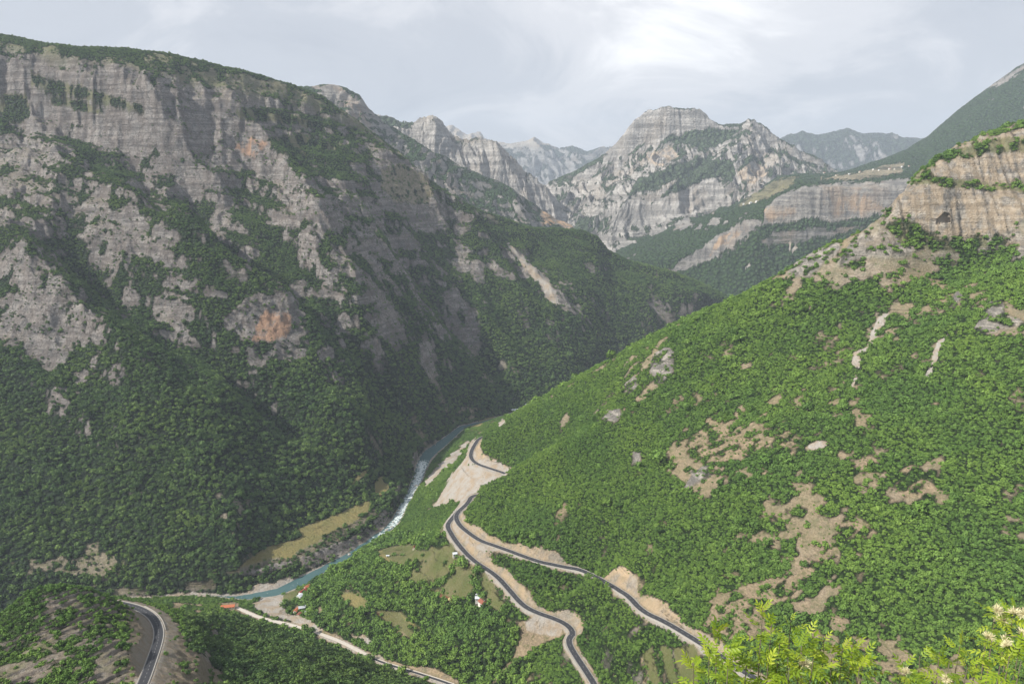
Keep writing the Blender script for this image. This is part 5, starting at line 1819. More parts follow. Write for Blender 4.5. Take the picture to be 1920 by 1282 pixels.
def clear_view(Av, Yv, Z, P, lift):
    """True where the crown top stands above everything nearer in its own column"""
    c = np.clip(np.round((P[:, 0] / P[:, 1] - Av[0]) / (Av[1] - Av[0])).astype(int), 0, len(Av) - 1)
    rm = np.maximum.accumulate((Z - CAM_H) / Yv[:, None], 0)
    r = np.clip(np.searchsorted(Yv, P[:, 1] * 0.985) - 1, 0, len(Yv) - 1)
    return (P[:, 2] + lift - CAM_H) / P[:, 1] > rm[r, c] + 0.0015


ok = np.ones(len(PTS), bool)
mk = WHO == 2
ok[mk] = clear_view(KA, KY, KZ, PTS[mk], RAD[mk])
ok[~mk] = clear_view(A, Y, Z1, PTS[~mk], RAD[~mk])
ok &= ~hidden_by_spur
tu, tv, td = project(PTS[:, 0], PTS[:, 1], PTS[:, 2] + RAD * 0.5)
ok &= (tu > 4) & (tu < 1916) & (tv > 0) & (tv < 1276)
app = np.where(ok, RAD / td, 0)
best = np.argsort(-app)[:300]
taken = np.zeros(len(PTS), bool)
taken[best] = True
SINGLE = []
for i in range(4):
    rg = np.random.default_rng(300 + i)
    SINGLE.append((crown_mesh('shrub_crown', rg, 4 + i % 3, 190, 0.14, 0.85, 0.0), crown_mesh('tree_crown', rg, 5 + i % 2, 210, 0.13, 0.95, 0.35)))
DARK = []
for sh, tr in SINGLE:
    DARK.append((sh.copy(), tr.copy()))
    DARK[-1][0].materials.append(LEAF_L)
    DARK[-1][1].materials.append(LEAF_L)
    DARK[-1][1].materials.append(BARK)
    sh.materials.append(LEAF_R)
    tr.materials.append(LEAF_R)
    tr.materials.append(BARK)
ZONES = [
    (lambda u, v, w: w == 2 and u < 110 and v < 1200, 'shrub', 'bright green shrub on the sunlit left flank of the near rocky knoll', 'shrub', 'shrubs on the sunlit flank of the near knoll'),
    (lambda u, v, w: w == 2 and u < 262 and v < 1175, 'shrub', 'green shrub near the top of the rocky knoll left of the road bend', 'shrub', 'shrubs on top of the near knoll'),
    (lambda u, v, w: w == 2 and u < 275, 'shrub', 'low green shrub among the slanting pale rock ledges at the bottom left', 'shrub', 'shrubs among the rock ledges of the near knoll'),
    (lambda u, v, w: w == 2 and v < 1215, 'shrub', 'green shrub along the edge of the spur between the near road bend and the river', 'shrub', 'shrubs along the edge of the near spur'),
    (lambda u, v, w: w == 2, 'shrub', 'dark green shrub on the steep spur slope right of the near road, at the bottom edge', 'shrub', 'shrubs on the steep slope of the near spur'),
    (lambda u, v, w: w == 1 and u > 1300, 'shrub', 'rounded green shrub low on the sunny hillside behind the leafy foreground branches', 'shrub', 'shrubs low on the sunny right hillside'),
    (lambda u, v, w: w == 1 and u > 1000, 'tree', 'round green tree between the two asphalt roads at the bottom of the valley', 'tree', 'trees between the two roads'),
    (lambda u, v, w: w == 1, 'tree', 'round green tree in the grove of the farm terraces beside the river', 'tree', 'trees of the farm terraces'),
    (lambda u, v, w: True, 'tree', 'large dark green oak low on the shaded left mountainside', 'tree', 'oaks low on the left mountainside')]
LANDMARKS = {
    2: [(300, 1180, 'the near road bend'), (280, 1270, 'the near road at the bottom edge'), (110, 1097, 'the top of the near knoll'), (5, 1275, 'the bottom left corner'), (600, 1192, 'the gravel track'), (470, 1152, 'the start of the gravel track'),
        (720, 1230, 'the pale stream gully'), (420, 1265, 'the brown slope beside the near road'), (690, 1278, 'the lower end of the gravel track'), (550, 1280, 'the bottom edge under the gravel bank'), (130, 1200, 'the slanting ledges of the knoll'), (390, 1160, 'the long orange roof')],
    1: [(1430, 1155, 'the tallest ash shoot'), (1320, 1215, 'the end of the upper road'), (1880, 1180, 'the blossoming ash branch'), (1420, 1130, 'the bare earth slope'), (1230, 1250, 'the striped terraces'), (903, 1130, 'the brown roofed farmhouse'),
        (750, 1040, 'the riverside meadow'), (1075, 1185, 'the last bend of the lower road'), (570, 1110, 'the red roofed row'), (560, 1150, 'the gravel bank'), (722, 1158, 'the ploughed red field'), (660, 1125, 'the tan field'), (1700, 1262, 'the faded blossoms'),
        (1600, 1215, 'the spreading ash branch'), (960, 1240, 'the tan earth fan'), (1800, 1225, 'the broad low ash branch'), (1510, 1240, 'the single cream blossom'), (850, 1280, 'the bottom edge below the farm')],
    0: [(600, 1000, 'the yellow riverside meadow'), (80, 600, 'the grey dome outcrop'), (200, 1045, 'the bare patch behind the knoll'), (20, 900, 'the left edge of the frame'), (400, 1090, 'the river bend')]}
LANDMARKS[0] += LANDMARKS[1]
med = {}
for i in best:
    zi = next(j for j, z in enumerate(ZONES) if z[0](tu[i], tv[i], WHO[i]))
    med.setdefault(zi, []).append(app[i])
med = {k: np.quantile(v_, [0.33, 0.67]) for k, v_ in med.items()}
first = {}
for i in best:
    u, v, w = tu[i], tv[i], WHO[i]
    for zi, (f, nm, lab, cat, grp) in enumerate(ZONES):
        if f(u, v, w):
            break
    dark_ = w == 0 or (w == 2 and u > 345)  # spur shrubs right of the road: slope shade put into darker leaves
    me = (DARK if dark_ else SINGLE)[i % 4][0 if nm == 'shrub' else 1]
    if zi not in first:
        o = first[zi] = bpy.data.objects.new(nm, me)
    else:
        o = first[zi].copy()
        o.data = me
    size = 'small' if app[i] < med[zi][0] else ('large' if app[i] > med[zi][1] else 'middling')
    form = 'tall' if SCL[i, 2] / SCL[i, 0] > 1.15 else 'broad'
    lu, lv, lt = min(LANDMARKS[w], key=lambda q_: math.hypot(q_[0] - u, q_[1] - v))
    dx_, dy_ = u - lu, v - lv
    dr = ('right of' if dx_ > 0 else 'left of') if abs(dx_) > abs(dy_) else ('below' if dy_ > 0 else 'above')
    far_ = math.hypot(dx_, dy_)
    how = 'just ' if far_ < 22 else ('' if far_ < 50 else ('some way ' if far_ < 85 else 'well '))
    tag(o, '%s %s %s %s %s%s %s' % (size, form, 'dark green' if dark_ else 'green', nm, how, dr, lt), cat, grp)
    COL.objects.link(o)
    o.location = (PTS[i, 0], PTS[i, 1], PTS[i, 2] - 0.1 + (0.3 * RAD[i] if nm == 'tree' else 0))
    o.rotation_euler = (0, 0, ROT[i])
    o.scale = SCL[i]
print('ZONES', {ZONES[k][4]: sum(1 for i in best if next(j for j, z in enumerate(ZONES) if z[0](tu[i], tv[i], WHO[i])) == k) for k in first})

WHO[(WHO == 2) & (tu > 345)] = 3  # scattered shrubs there get the same shade painted by dark leaves
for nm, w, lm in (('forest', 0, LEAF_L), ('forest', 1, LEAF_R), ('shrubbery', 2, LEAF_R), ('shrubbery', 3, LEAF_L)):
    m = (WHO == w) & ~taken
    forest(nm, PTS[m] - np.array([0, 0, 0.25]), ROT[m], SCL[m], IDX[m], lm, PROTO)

# ------------------------------------------------------------------ houses
WALLS = {'white': simple_mat('white_plaster', (0.68, 0.66, 0.62), var=0.08), 'grey': simple_mat('grey_plaster', (0.36, 0.35, 0.34), var=0.12), 'cream': simple_mat('cream_plaster', (0.55, 0.50, 0.42), var=0.1)}
ROOFS = {'red': simple_mat('red_roof', (0.30, 0.055, 0.05), var=0.25, scale=1.5), 'orange': simple_mat('orange_roof_tiles', (0.42, 0.14, 0.07), var=0.25, scale=1.5), 'brown': simple_mat('brown_roof_tiles', (0.24, 0.09, 0.06), var=0.25, scale=1.5),
         'metal': simple_mat('grey_sheet_metal', (0.42, 0.44, 0.47), rough=0.5, var=0.15), 'pale': simple_mat('pale_roof', (0.60, 0.64, 0.68), rough=0.6, var=0.1)}
GLASS = simple_mat('window_glass', (0.04, 0.05, 0.06), rough=0.2, var=0.1)
WOOD = simple_mat('dark_wood', (0.09, 0.06, 0.04), var=0.2)


def raw(name, V, F, mat, parent=None):
    me = bpy.data.meshes.new(name)
    me.from_pydata(V, [], F)
    me.update()
    return link(name, me, mat, parent)


def box_v(x0, x1, y0, y1, z0, z1):
    return [(x0, y0, z0), (x1, y0, z0), (x1, y1, z0), (x0, y1, z0), (x0, y0, z1), (x1, y0, z1), (x1, y1, z1), (x0, y1, z1)]


BOXF = [(0, 3, 2, 1), (4, 5, 6, 7), (0, 1, 5, 4), (1, 2, 6, 5), (2, 3, 7, 6), (3, 0, 4, 7)]


def house(name, loc, rz, L, W, H, rise, wall, roof, label, cat='house', group=None, windows=3, chimney=False, flat=False, detail=True):
    r = empty(name, loc, rz)
    tag(r, label, cat, group)
    l, w = L / 2, W / 2
    V = [(-l, -w, -3), (l, -w, -3), (l, w, -3), (-l, w, -3), (-l, -w, H), (l, -w, H), (l, w, H), (-l, w, H)]
    F = [(0, 3, 2, 1), (0, 1, 5, 4), (2, 3, 7, 6), (4, 5, 6, 7)]
    if flat:
        F += [(1, 2, 6, 5), (3, 0, 4, 7)]
    else:
        V += [(-l, 0, H + rise), (l, 0, H + rise)]
        F += [(1, 2, 6, 9, 5), (3, 0, 4, 8, 7)]
        F.remove((4, 5, 6, 7))
    raw('wall', V, F, WALLS[wall], r)
    e, t = 0.45, 0.16
    if flat:
        rf = raw('roof', box_v(-l - e, l + e, -w - e, w + e, H + 0.01, H + 0.35), BOXF, ROOFS[roof], r)
    else:
        k = rise / w
        V, F = [], []
        for s in (-1, 1):
            b = len(V)
            for zz in (0.03, t + 0.03):
                V += [(-l - e, s * (w + e), H - e * k + zz), (l + e, s * (w + e), H - e * k + zz), (l + e, 0, H + rise + zz), (-l - e, 0, H + rise + zz)]
            F += [tuple(b + q for q in f) for f in ((4, 5, 6, 7), (0, 3, 2, 1), (0, 1, 5, 4), (1, 2, 6, 5), (3, 0, 4, 7))]
        rf = raw('roof', V, F, ROOFS[roof], r)
        if chimney:
            raw('chimney', box_v(l * 0.4, l * 0.4 + 0.7, 0.3, 1.0, H + rise * 0.4, H + rise + 1.0), BOXF, WALLS['grey'], rf)
    if detail:
        for s in (-1, 1):
            for i in range(windows):
                x = -l + L * (i + 0.5) / windows
                if s == -1 and i == windows // 2:
                    raw('door', box_v(x - 0.5, x + 0.5, -w - 0.06, -w + 0.02, 0, 2.1), BOXF, WOOD, r)
                else:
                    yy = s * w
                    wd = raw('window', box_v(x - 0.5, x + 0.5, min(yy, yy + s * 0.05), max(yy, yy + s * 0.05), H - 1.8, H - 0.6), BOXF, GLASS, r)
        raw('window', box_v(-l - 0.05, -l + 0.01, -0.5, 0.5, H - 1.7, H - 0.5), BOXF, GLASS, r)
        raw('window', box_v(l - 0.01, l + 0.05, -0.5, 0.5, H - 1.7, H - 0.5), BOXF, GLASS, r)
    return r


def on_land(u, v):
    return column_hit(u, v, Z1)


def put_house(u, v, *a, **k):
    x, y, z = on_land(u, v)
    return house(a[0], (x, y, z), *a[1:], **k)


rd = math.radians
put_house(563, 1121, 'house', rd(62), 6.5, 6.5, 4.2, 1.8, 'white', 'pale', 'white gabled house at the lower end of the red roofed row by the river', windows=2)
put_house(569, 1111, 'barn', rd(60), 12, 6.5, 3.0, 2.0, 'white', 'red', 'long barn with a deep red roof in the middle of the riverside row', 'barn', windows=4)
put_house(576, 1102, 'shed', rd(60), 8, 5.5, 2.8, 1.5, 'white', 'orange', 'white shed with an orange roof at the upper end of the red roofed row', 'shed', windows=2)
put_house(556, 1146, 'shed', rd(70), 7, 5, 2.6, 1.4, 'cream', 'orange', 'small orange roofed shed beside the grey metal roofs above the gravel bank', 'shed', windows=2)
put_house(567, 1141, 'barn', rd(20), 9, 5.5, 3.0, 1.0, 'grey', 'metal', 'barn with a light grey metal roof in the farmyard above the gravel bank', 'barn', windows=3)
put_house(561, 1153, 'shed', rd(75), 5.5, 4, 2.4, 1.0, 'cream', 'brown', 'brown roofed hut at the foot of the farmyard above the gravel bank', 'hut', windows=2)
put_house(577, 1149, 'shed', rd(15), 6, 4, 2.2, 0.7, 'grey', 'metal', 'low grey lean-to behind the metal roofed barn above the gravel bank', 'shed', windows=2)
put_house(428, 1139, 'barn', rd(8), 17, 6, 2.8, 1.8, 'cream', 'orange', 'long orange roofed building at the start of the gravel track behind the near spur', 'barn', windows=5)
put_house(905, 1133, 'farmhouse', rd(-55), 9.5, 6.5, 3.6, 2.0, 'white', 'brown', 'farmhouse with a reddish brown roof below the lower road', 'house', windows=3, chimney=True)
put_house(897, 1125, 'house', rd(0), 7, 4.5, 3.4, 1, 'white', 'pale', 'flat roofed white annexe at the top of the brown roofed farmhouse', 'house', windows=2, flat=True)
put_house(895, 1116, 'shed', rd(70), 4.5, 2.5, 2.2, 0.5, 'grey', 'metal', 'tiny grey metal shed just above the flat white annexe', 'shed', windows=1)
put_house(853, 1041, 'hut', rd(15), 5, 4, 3.2, 0.8, 'white', 'pale', 'small white hut with a pale roof beside the red soil strip below the lower road', 'hut', windows=2)
put_house(777, 1029, 'hut', rd(75), 4.2, 3.8, 2.8, 2.0, 'cream', 'red', 'little hut with a steep red roof at the corner of the riverside meadow', 'hut', windows=1)
put_house(727, 1043, 'hut', rd(5), 3.8, 2, 1.6, 0.3, 'white', 'pale', 'low white box shed in the middle of the riverside meadow', 'shed', windows=1, flat=True)
hx, hy, hz = on_land(966, 770)
put_house(966, 770, 'house', rd(12), 19, 7, 3.6, 1, 'white', 'pale', 'long flat roofed white building far down the valley', windows=5, flat=True)
put_house(987, 760, 'house', rd(10), 5, 4, 3.0, 1, 'white', 'pale', 'tiny white cabin beside the long flat roofed building far down the valley', 'cabin', windows=1, flat=True)
# haystack on the terrace
x, y, z = on_land(843, 1124)
hv, hf = [], []
for k, (rr, zz) in enumerate(((1.7, 0), (1.9, 0.8), (1.5, 2.0), (0.7, 3.0), (0.1, 3.4))):
    for j in range(10):
        a = j * math.pi / 5
        hv.append((rr * math.cos(a) * (1 + 0.06 * math.sin(j * 2.3 + k)), rr * math.sin(a), zz))
for k in range(4):
    for j in range(10):
        hf.append((k * 10 + j, k * 10 + (j + 1) % 10, k * 10 + 10 + (j + 1) % 10, k * 10 + 10 + j))
hay = raw('haystack', hv, hf, simple_mat('hay', (0.45, 0.36, 0.17), scale=3.0))
hay.location = (x, y, z - 0.2)
tag(hay, 'round straw coloured haystack at the end of the ploughed red strip', 'haystack')

# the far village on the plateau
PA, PY, PF = PLAT


def on_plateau(u, v):
    dx, dy, dz = ray(u, v)
    a = float(dx / dy)
    c = int(np.clip(round((a - PA[0]) / (PA[1] - PA[0])), 0, len(PA) - 1))
    yv, zv = PY[:, c], PF['z'][:, c]
    k = np.nonzero(zv >= CAM_H + yv * float(dz / dy))[0]
    i = k[0] if len(k) else len(yv) - 1
    return (a * yv[i], yv[i], zv[i])


village = [(1545, 326, 'white', 'orange', 14), (1567, 331, 'cream', 'orange', 12), (1592, 328, 'white', 'pale', 12), (1612, 324, 'white', 'brown', 11), (1637, 319, 'white', 'pale', 14), (1648, 321, 'white', 'pale', 13), (1668, 318, 'white', 'orange', 12),
           (1677, 319, 'white', 'pale', 15), (1691, 315, 'white', 'pale', 12), (1704, 313, 'cream', 'brown', 11)]
for i, (u, v, wl_, rf_, L) in enumerate(sorted(village)):
    house('house', on_plateau(u, v), rd(15 + 40 * (i % 3)), L * 0.8, 7, 4, 2.2, 'cream' if i % 2 else wl_, rf_, '%s house from the left in the distant village above the cliff band' % ('first', 'second', 'third', 'fourth', 'fifth', 'sixth', 'seventh', 'eighth', 'ninth', 'tenth')[i], 'house', 'houses of the distant village', windows=2, detail=False)
for i, (u, v, L) in enumerate([(1407, 382, 12), (1418, 380, 10), (1394, 384, 10)]):
    house('house', on_plateau(u, v), rd(20 + 30 * i), L, 8, 5, 2.4, 'white', 'pale', 'tiny white house, %s of three on the grassy shoulder left of the cliff band' % ('middle', 'rightmost', 'leftmost')[i], 'house', 'houses on the grassy shoulder', windows=2, detail=False)

# ------------------------------------------------------------------ boulders in the river
BOULD = simple_mat('river_boulder', (0.36, 0.34, 0.31), var=0.3, scale=0.5, bump=0.3)


def rock_mesh(seed):
    rg = np.random.default_rng(seed)
    import bmesh
    bm = bmesh.new()
    bmesh.ops.create_icosphere(bm, subdivisions=2, radius=1.0)
    k = rg.normal(size=(5, 3))
    for v in bm.verts:
        n = np.array(v.co)
        s = 1 + 0.16 * math.sin(float(n @ k[0]) * 2.3) + 0.12 * math.sin(float(n @ k[1]) * 3.7 + 1) + 0.05 * rg.normal()
        for q in range(2, 5):
            pl = k[q] / np.linalg.norm(k[q])
            dd = float(n @ pl) * s
            if dd > 0.62:
                s *= 0.62 / dd * 0.5 + 0.5
        v.co = (n[0] * s * 1.15, n[1] * s, n[2] * s * 0.72)
    me = bpy.data.meshes.new('boulder')
    bm.to_mesh(me)
    bm.free()
    me.materials.append(BOULD)
    return me


RM = [rock_mesh(k) for k in range(5)]
br = np.random.default_rng(77)
def boulder(u, v, r, label, group, zlift=0.0):
    x, y, z = [float(q) for q in at_z(u, v, 0.3)]
    o = bpy.data.objects.new('boulder', RM[int(br.integers(0, 5))])
    COL.objects.link(o)
    o.location = (x, y, 0.2 + zlift)
    o.scale = (r, r * (0.8 + 0.4 * br.random()), r * (0.7 + 0.4 * br.random()))
    o.rotation_euler = (0, 0, br.random() * 6.28)
    tag(o, label, 'boulder', group)


boulder(641, 1037, 3.6, 'isolated grey boulder standing in the blue water below the dark rock bluff', None)
boulder(655, 1039, 2.6, 'smaller grey boulder in the water right of the isolated one', None)
for bi, (u, v) in enumerate([(770, 886), (774, 893), (777, 879), (779, 897), (772, 902), (783, 875), (801, 893), (805, 884), (797, 904), (781, 909)]):
    boulder(u + br.normal() * 1.2, v + br.normal() * 1.2, 1.5 + 1.3 * br.random(), 'pale boulder on the %s bank of the upper white water' % ('right' if u > 790 else 'left'), 'boulders at the upper rapids')
for u, v in [(748, 957), (744, 963), (762, 965), (757, 973), (739, 978), (752, 981), (735, 985), (727, 990), (722, 994), (731, 996), (718, 989), (764, 957)]:
    boulder(u + br.normal() * 1.2, v + br.normal() * 1.2, 1.3 + 1.4 * br.random(), 'grey boulder along the lower white water beside the rocky bluff', 'boulders at the lower rapids')
for u, v in [(690, 1004), (697, 1001), (704, 996), (682, 1011), (672, 1017), (664, 1022), (650, 1030), (634, 1041), (624, 1048)]:
    boulder(u + br.normal() * 1.2, v + br.normal() * 1.0, 1.5 + 1.6 * br.random(), 'grey boulder at the foot of the dark bluff on the left river bank', 'boulders below the bluff')

# ------------------------------------------------------------------ the leafy branches close to the camera
lm_ = bpy.data.materials.new('ash_leaf')
lm_.use_nodes = True
ln = lm_.node_tree
ln.nodes.clear()
t = NT(ln)
oi = ln.nodes.new('ShaderNodeObjectInfo')
fine = t.noise(t.pos(), 9.0, 3, 0.6)
lc = t.ramp(oi.outputs['Random'], [(0.0, (0.15, 0.24, 0.018)), (0.5, (0.28, 0.39, 0.028)), (1.0, (0.43, 0.50, 0.05))])
lc = t.mix(t.range(fine, 0.3, 0.7), t.mix(1.0, lc, (0.8, 0.85, 0.8), 'MULTIPLY'), lc)
d1 = ln.nodes.new('ShaderNodeBsdfPrincipled')
d1.inputs['Roughness'].default_value = 0.45
d1.inputs['Specular IOR Level'].default_value = 0.35
d2 = ln.nodes.new('ShaderNodeBsdfTranslucent')
ms = ln.nodes.new('ShaderNodeMixShader')
ms.inputs[0].default_value = 0.38
lo_ = ln.nodes.new('ShaderNodeOutputMaterial')
ln.links.new(lc, d1.inputs['Base Color'])
ln.links.new(lc, d2.inputs['Color'])
ln.links.new(d1.outputs[0], ms.inputs[1])
ln.links.new(d2.outputs[0], ms.inputs[2])
ln.links.new(ms.outputs[0], lo_.inputs['Surface'])
FLOWER = simple_mat('cream_blossom', (0.72, 0.66, 0.42), var=0.15, scale=30)
TWIG = simple_mat('twig_bark', (0.16, 0.14, 0.10), var=0.2, scale=20)


def compound_leaf(rg, pairs=3, length=0.2):
    """a feathery leaf along +Y: paired pointed leaflets and one at the tip, folded along their midrib and drooping"""
    V, F = [], []

    def leaflet(p, d, l, w):
        d = d / np.linalg.norm(d)
        side = np.cross(d, (0, 0, 1.0))
        side /= np.linalg.norm(side) + 1e-9
        k = len(V)
        droop = rg.uniform(0.1, 0.35)
        for f, ww, z in ((0, 0.05, 0), (0.33, 1.0, -0.05), (0.7, 0.72, -0.3), (1.0, 0.04, -0.9)):
            c = p + d * l * f + np.array((0, 0, droop * l * z))
            V.append(tuple(c + side * w * ww + np.array((0, 0, 0.28 * w * ww))))
            V.append(tuple(c))
            V.append(tuple(c - side * w * ww + np.array((0, 0, 0.28 * w * ww))))
        for q in range(3):
            a = k + q * 3
            F.append((a, a + 1, a + 4, a + 3))
            F.append((a + 1, a + 2, a + 5, a + 4))

    curve = lambda f: np.array((0, length * f, -0.22 * length * f * f))
    for i in range(pairs):
        f = 0.28 + 0.55 * i / max(1, pairs - 1)
        for s in (-1, 1):
            leaflet(curve(f), np.array((s * 0.85, 0.55 + 0.1 * rg.random(), -0.12)), length * rg.uniform(0.33, 0.42), length * 0.075)
    leaflet(curve(0.95), np.array((0, 1, -0.25)), length * 0.44, length * 0.08)
    k = len(V)
    for f in (0, 0.5, 1.0):
        c = curve(f)
        V += [tuple(c + np.array((0.0025, 0, 0))), tuple(c - np.array((0.0025, 0, 0)))]
    F += [(k, k + 1, k + 3, k + 2), (k + 2, k + 3, k + 5, k + 4)]
    me = bpy.data.meshes.new('leaf')
    me.from_pydata(V, [], F)
    me.update()
    me.materials.append(lm_)
    return me


rg = np.random.default_rng(9)
LEAFS = [compound_leaf(rg, 3 + i % 2, 0.17 + 0.012 * i) for i in range(5)]


def flower_mesh(rg):
    """a fluffy panicle: a hundred thin cream strips out of a short stalk"""
    V, F = [], []
    for i in range(260):
        d = rg.normal(size=3)
        d[2] = abs(d[2]) * 0.9 + 0.1
        d /= np.linalg.norm(d)
        b = np.array((0, 0, 0.02)) + d * rg.uniform(0.0, 0.025)
        e_ = b + d * rg.uniform(0.025, 0.05) + rg.normal(size=3) * 0.008
        s = np.cross(d, rg.normal(size=3))
        s = s / (np.linalg.norm(s) + 1e-9) * 0.0013
        k = len(V)
        V += [tuple(b - s), tuple(b + s), tuple(e_ + s), tuple(e_ - s)]
        F.append((k, k + 1, k + 2, k + 3))
    me = bpy.data.meshes.new('flower_cluster')
    me.from_pydata(V, [], F)
    me.update()
    me.materials.append(FLOWER)
    return me


FLS = [flower_mesh(rg) for _ in range(3)]


def tube(name, pts, r0, r1, mat, parent):
    pts = np.array(pts, float)
    V, F = [], []
    n = len(pts)
    for i, p in enumerate(pts):
        d = pts[min(i + 1, n - 1)] - pts[max(i - 1, 0)]
        d /= np.linalg.norm(d) + 1e-9
        s = np.cross(d, (0.3, 0.8, 0.1))
        s /= np.linalg.norm(s)
        t_ = np.cross(d, s)
        r = r0 + (r1 - r0) * i / (n - 1)
        for j in range(5):
            a = j * 2 * math.pi / 5
            V.append(tuple(p + (s * math.cos(a) + t_ * math.sin(a)) * r))
    for i in range(n - 1):
        for j in range(5):
            F.append((i * 5 + j, i * 5 + (j + 1) % 5, i * 5 + 5 + (j + 1) % 5, i * 5 + 5 + j))
    return raw(name, V, F, mat, parent)


def shrub(label, base, shoots, rg, group=None):
    """shoots: tip pixel, depth, how far down the leaves go, leaf scale, flower pixels"""
    bx, by, bz = base
    root = empty('ash_shrub', base)
    tag(root, label, 'shrub', group)
    B = np.array(base)
    from mathutils import Matrix

    def add_leaf(p, dir_, up, sc):
        y_ = Vector(dir_).normalized()
        z_ = (Vector(up) - y_ * Vector(up).dot(y_)).normalized()
        x_ = y_.cross(z_)
        M = Matrix((x_, y_, z_)).transposed()
        o = bpy.data.objects.new('leaf', LEAFS[int(rg.integers(0, 5))])
        COL.objects.link(o)
        o.parent = root
        o.location = Vector(p - B)
        o.rotation_euler = M.to_euler()
        o.scale = (sc, sc, sc)

    for (u, v, dep, down, sc, dens, flowers) in shoots:
        v -= 16
        sc = sc * 0.74
        tip = np.array([float(q) for q in at_y(u, v, dep)])
        start = B + np.array((0, 0, 0.1))
        ctrl = np.array((start[0] * 0.25 + tip[0] * 0.75, start[1] * 0.3 + tip[1] * 0.7, start[2] * 0.45 + tip[2] * 0.55))
        path = [start * (1 - t_) ** 2 + 2 * ctrl * t_ * (1 - t_) + tip * t_ * t_ for t_ in np.linspace(0, 1, 9)]
        tube('branch', [p - B for p in path], 0.013, 0.003, TWIG, root)
        P = np.array(path)
        s = np.concatenate([[0], np.cumsum(np.linalg.norm(np.diff(P, axis=0), axis=1))])
        n = int(down * 1.1 / 0.036 * dens)
        for i in range(n):
            f = (i + 0.5) / n
            d_ = s[-1] - f * down
            p = np.array([np.interp(d_, s, P[:, k]) for k in range(3)])
            ax = P[-1] - P[-3]
            ax /= np.linalg.norm(ax)
            ang = i * 2.4 + rg.normal() * 0.4
            o_ = np.array((math.cos(ang), math.sin(ang), 0))
            spread = min(1.0, 0.25 + f * 1.6)
            p = p + o_ * 0.10 * f * rg.random()
            dv = o_ * spread + ax * (1.05 - 0.75 * f) + np.array((0, 0, -0.75 * f)) + rg.normal(size=3) * 0.12
            up = np.array((0, 0, 1.0)) + rg.normal(size=3) * 0.35 + o_ * 0.2 + ax * 0.2
            add_leaf(p, dv, up, sc * (0.62 + 0.38 * min(1, f * 2.2)) * rg.uniform(0.85, 1.15))
        for (fu, fv, fs) in flowers:
            p = np.array([float(q) for q in at_y(fu, fv, dep - 0.03)])
            o = bpy.data.objects.new('flower_cluster', FLS[int(rg.integers(0, 3))])
            COL.objects.link(o)
            o.parent = root
            o.location = Vector(p - B)
            o.rotation_euler = (rg.normal() * 0.3 + 0.35, rg.normal() * 0.3, rg.random() * 6)
            o.scale = (fs * 0.72,) * 3
            near_ = P[np.argmin(np.linalg.norm(P - p, axis=1))]
            tube('twig', [near_ - B, (near_ * 0.4 + p * 0.6) - B + np.array((0, 0, -0.01)), p - B], 0.004, 0.002, TWIG, root)
            for q in range(5):
                a = q * 1.26 + rg.random()
                add_leaf(p - np.array((0, 0, 0.02)), np.array((math.cos(a), math.sin(a), 0.25)), np.array((0, 0, 1.0)), sc * 0.75)
    return root


def ledge_z(y):
    return 548.2 - 0.93 * max(0, y) - 0.25


def sbase(u, dep):
    x = (u - 960) / F_PX * dep / 0.88
    return (x, dep, ledge_z(dep))


rg = np.random.default_rng(31)
shrub('leafy yellow green ash shoots covering the end of the upper road at the bottom edge', sbase(1385, 4.3),
      [(1345, 1200, 4.2, 0.42, 1.0, 1.2, []), (1300, 1262, 4.1, 0.30, 1.0, 1.0, []), (1372, 1232, 4.4, 0.36, 1.05, 1.1, []), (1330, 1245, 4.0, 0.36, 1.0, 1.1, []), (1400, 1262, 4.3, 0.25, 0.9, 1.0, []), (1365, 1268, 3.9, 0.3, 1.0, 1.1, [])], rg)
shrub('tallest narrow ash shoot with bright yellow tip, at the bottom right of centre', sbase(1455, 4.4),
      [(1430, 1158, 4.5, 0.55, 0.85, 1.3, []), (1447, 1185, 4.4, 0.45, 0.9, 1.2, []), (1425, 1225, 4.3, 0.30, 0.95, 1.0, []), (1462, 1222, 4.3, 0.32, 0.9, 1.1, []), (1440, 1262, 4.2, 0.22, 1.0, 1.0, [])], rg)
shrub('ash shoot with one cream blossom, right of the tallest yellow tipped shoot', sbase(1505, 4.4),
      [(1483, 1177, 4.6, 0.34, 0.75, 1.1, []), (1503, 1226, 4.3, 0.26, 1.05, 1.3, [(1504, 1247, 1.15)]), (1512, 1202, 4.5, 0.22, 0.8, 0.9, []), (1525, 1250, 4.2, 0.2, 1.0, 1.1, []), (1480, 1266, 4.2, 0.2, 1.0, 1.0, [])], rg)
shrub('spreading light green ash branch at the bottom edge, left of the broad low branch', sbase(1600, 4.6),
      [(1545, 1215, 4.7, 0.26, 0.8, 0.9, []), (1600, 1216, 4.6, 0.36, 0.95, 1.2, []), (1580, 1232, 4.5, 0.3, 0.95, 1.0, []), (1622, 1240, 4.5, 0.28, 1.0, 1.1, []), (1560, 1250, 4.5, 0.22, 0.9, 0.9, []), (1612, 1265, 4.4, 0.22, 1.0, 1.0, [])], rg)
shrub('broad low ash branch with two faded blossoms along the bottom edge', sbase(1790, 4.8),
      [(1762, 1238, 4.9, 0.26, 0.95, 1.1, []), (1800, 1226, 4.9, 0.24, 0.9, 1.0, []), (1835, 1245, 4.8, 0.22, 0.9, 1.0, []), (1725, 1245, 4.9, 0.2, 0.9, 0.9, []), (1780, 1258, 4.7, 0.26, 1.0, 1.2, [(1775, 1272, 0.9)]), (1698, 1262, 4.8, 0.2, 0.95, 1.1, [(1700, 1262, 0.9)]), (1815, 1262, 4.7, 0.22, 1.0, 1.1, [])], rg)
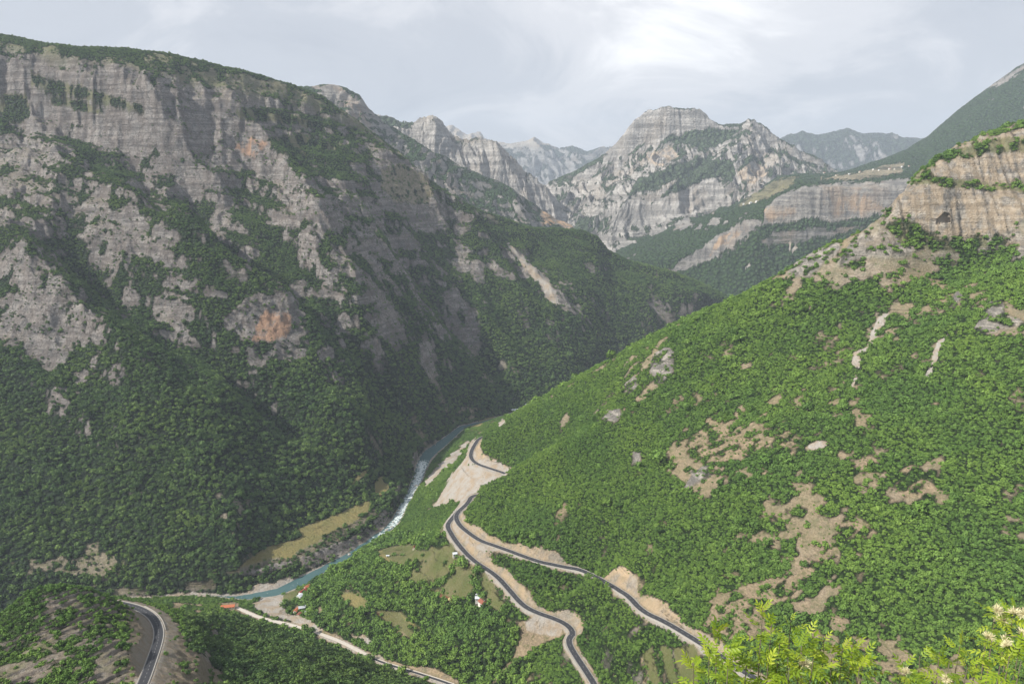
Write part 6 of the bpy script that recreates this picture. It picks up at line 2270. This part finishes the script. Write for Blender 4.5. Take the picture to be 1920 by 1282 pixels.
shrub('ash branch in full cream blossom at the right edge', sbase(1905, 4.5),
      [(1868, 1150, 4.6, 0.2, 0.75, 0.9, [(1868, 1147, 1.1), (1881, 1166, 1.25)]), (1902, 1155, 4.5, 0.24, 0.75, 0.9, [(1901, 1154, 1.1), (1919, 1152, 1.1)]), (1850, 1200, 4.5, 0.14, 0.7, 0.7, [(1851, 1198, 1.1)]), (1885, 1205, 4.4, 0.25, 0.8, 1.1, [(1881, 1205, 1.1), (1912, 1192, 1.2)]), (1912, 1230, 4.3, 0.3, 0.9, 1.1, [(1889, 1214, 0.9)])], rg)
shrub('low light green ash leaves in the bottom right corner under the blossoms', sbase(1900, 4.1),
      [(1893, 1245, 4.1, 0.22, 0.95, 1.1, []), (1915, 1255, 4.0, 0.22, 1.0, 1.1, []), (1875, 1262, 4.2, 0.2, 0.9, 1.0, [])], rg)

# the steep ledge they grow from, below the frame
LX = np.linspace(-25, 40, 60)
LY = np.concatenate([np.linspace(-6, 12, 45), np.linspace(13, 120, 35)])
gx, gy = np.meshgrid(LX, LY)
gz = 548.2 - 0.93 * np.maximum(0, gy) - 0.2 + 0.25 * fbm(gx / 2.0, gy / 2.0, 4, 0.55, 91) * (gy > 1.0) - 0.05 * np.abs(gy - 2) * (gy > 12)
ii = np.arange(gx.size).reshape(gx.shape)
f = np.stack([ii[:-1, :-1], ii[:-1, 1:], ii[1:, 1:], ii[1:, :-1]], -1).reshape(-1)
ledge = link('ledge', new_mesh('ledge', np.stack([gx.ravel(), gy.ravel(), gz.ravel()], 1), f, 4), simple_mat('ledge_rock', (0.30, 0.27, 0.23), scale=0.8, bump=0.2), smooth=True)
ledge['kind'] = 'structure'

# ------------------------------------------------------------------ air
hm = bpy.data.materials.new('haze_air')
hm.use_nodes = True
hm.node_tree.nodes.clear()
o_ = hm.node_tree.nodes.new('ShaderNodeOutputMaterial')
pv = hm.node_tree.nodes.new('ShaderNodeVolumePrincipled')
pv.inputs['Color'].default_value = (0.74, 0.85, 1.0, 1)
pv.inputs['Density'].default_value = 0.000064
hm.node_tree.links.new(pv.outputs[0], o_.inputs['Volume'])
hb = bpy.data.meshes.new('haze')
x0, x1, y0, y1, z0, z1 = -14000, 14000, -3000, 14500, -9.5, 1900
hb.from_pydata([(x0, y0, z0), (x1, y0, z0), (x1, y1, z0), (x0, y1, z0), (x0, y0, z1), (x1, y0, z1), (x1, y1, z1), (x0, y1, z1)], [],
               [(0, 3, 2, 1), (4, 5, 6, 7), (0, 1, 5, 4), (1, 2, 6, 5), (2, 3, 7, 6), (3, 0, 4, 7)])
haze = link('haze', hb, hm)
haze['kind'] = 'stuff'
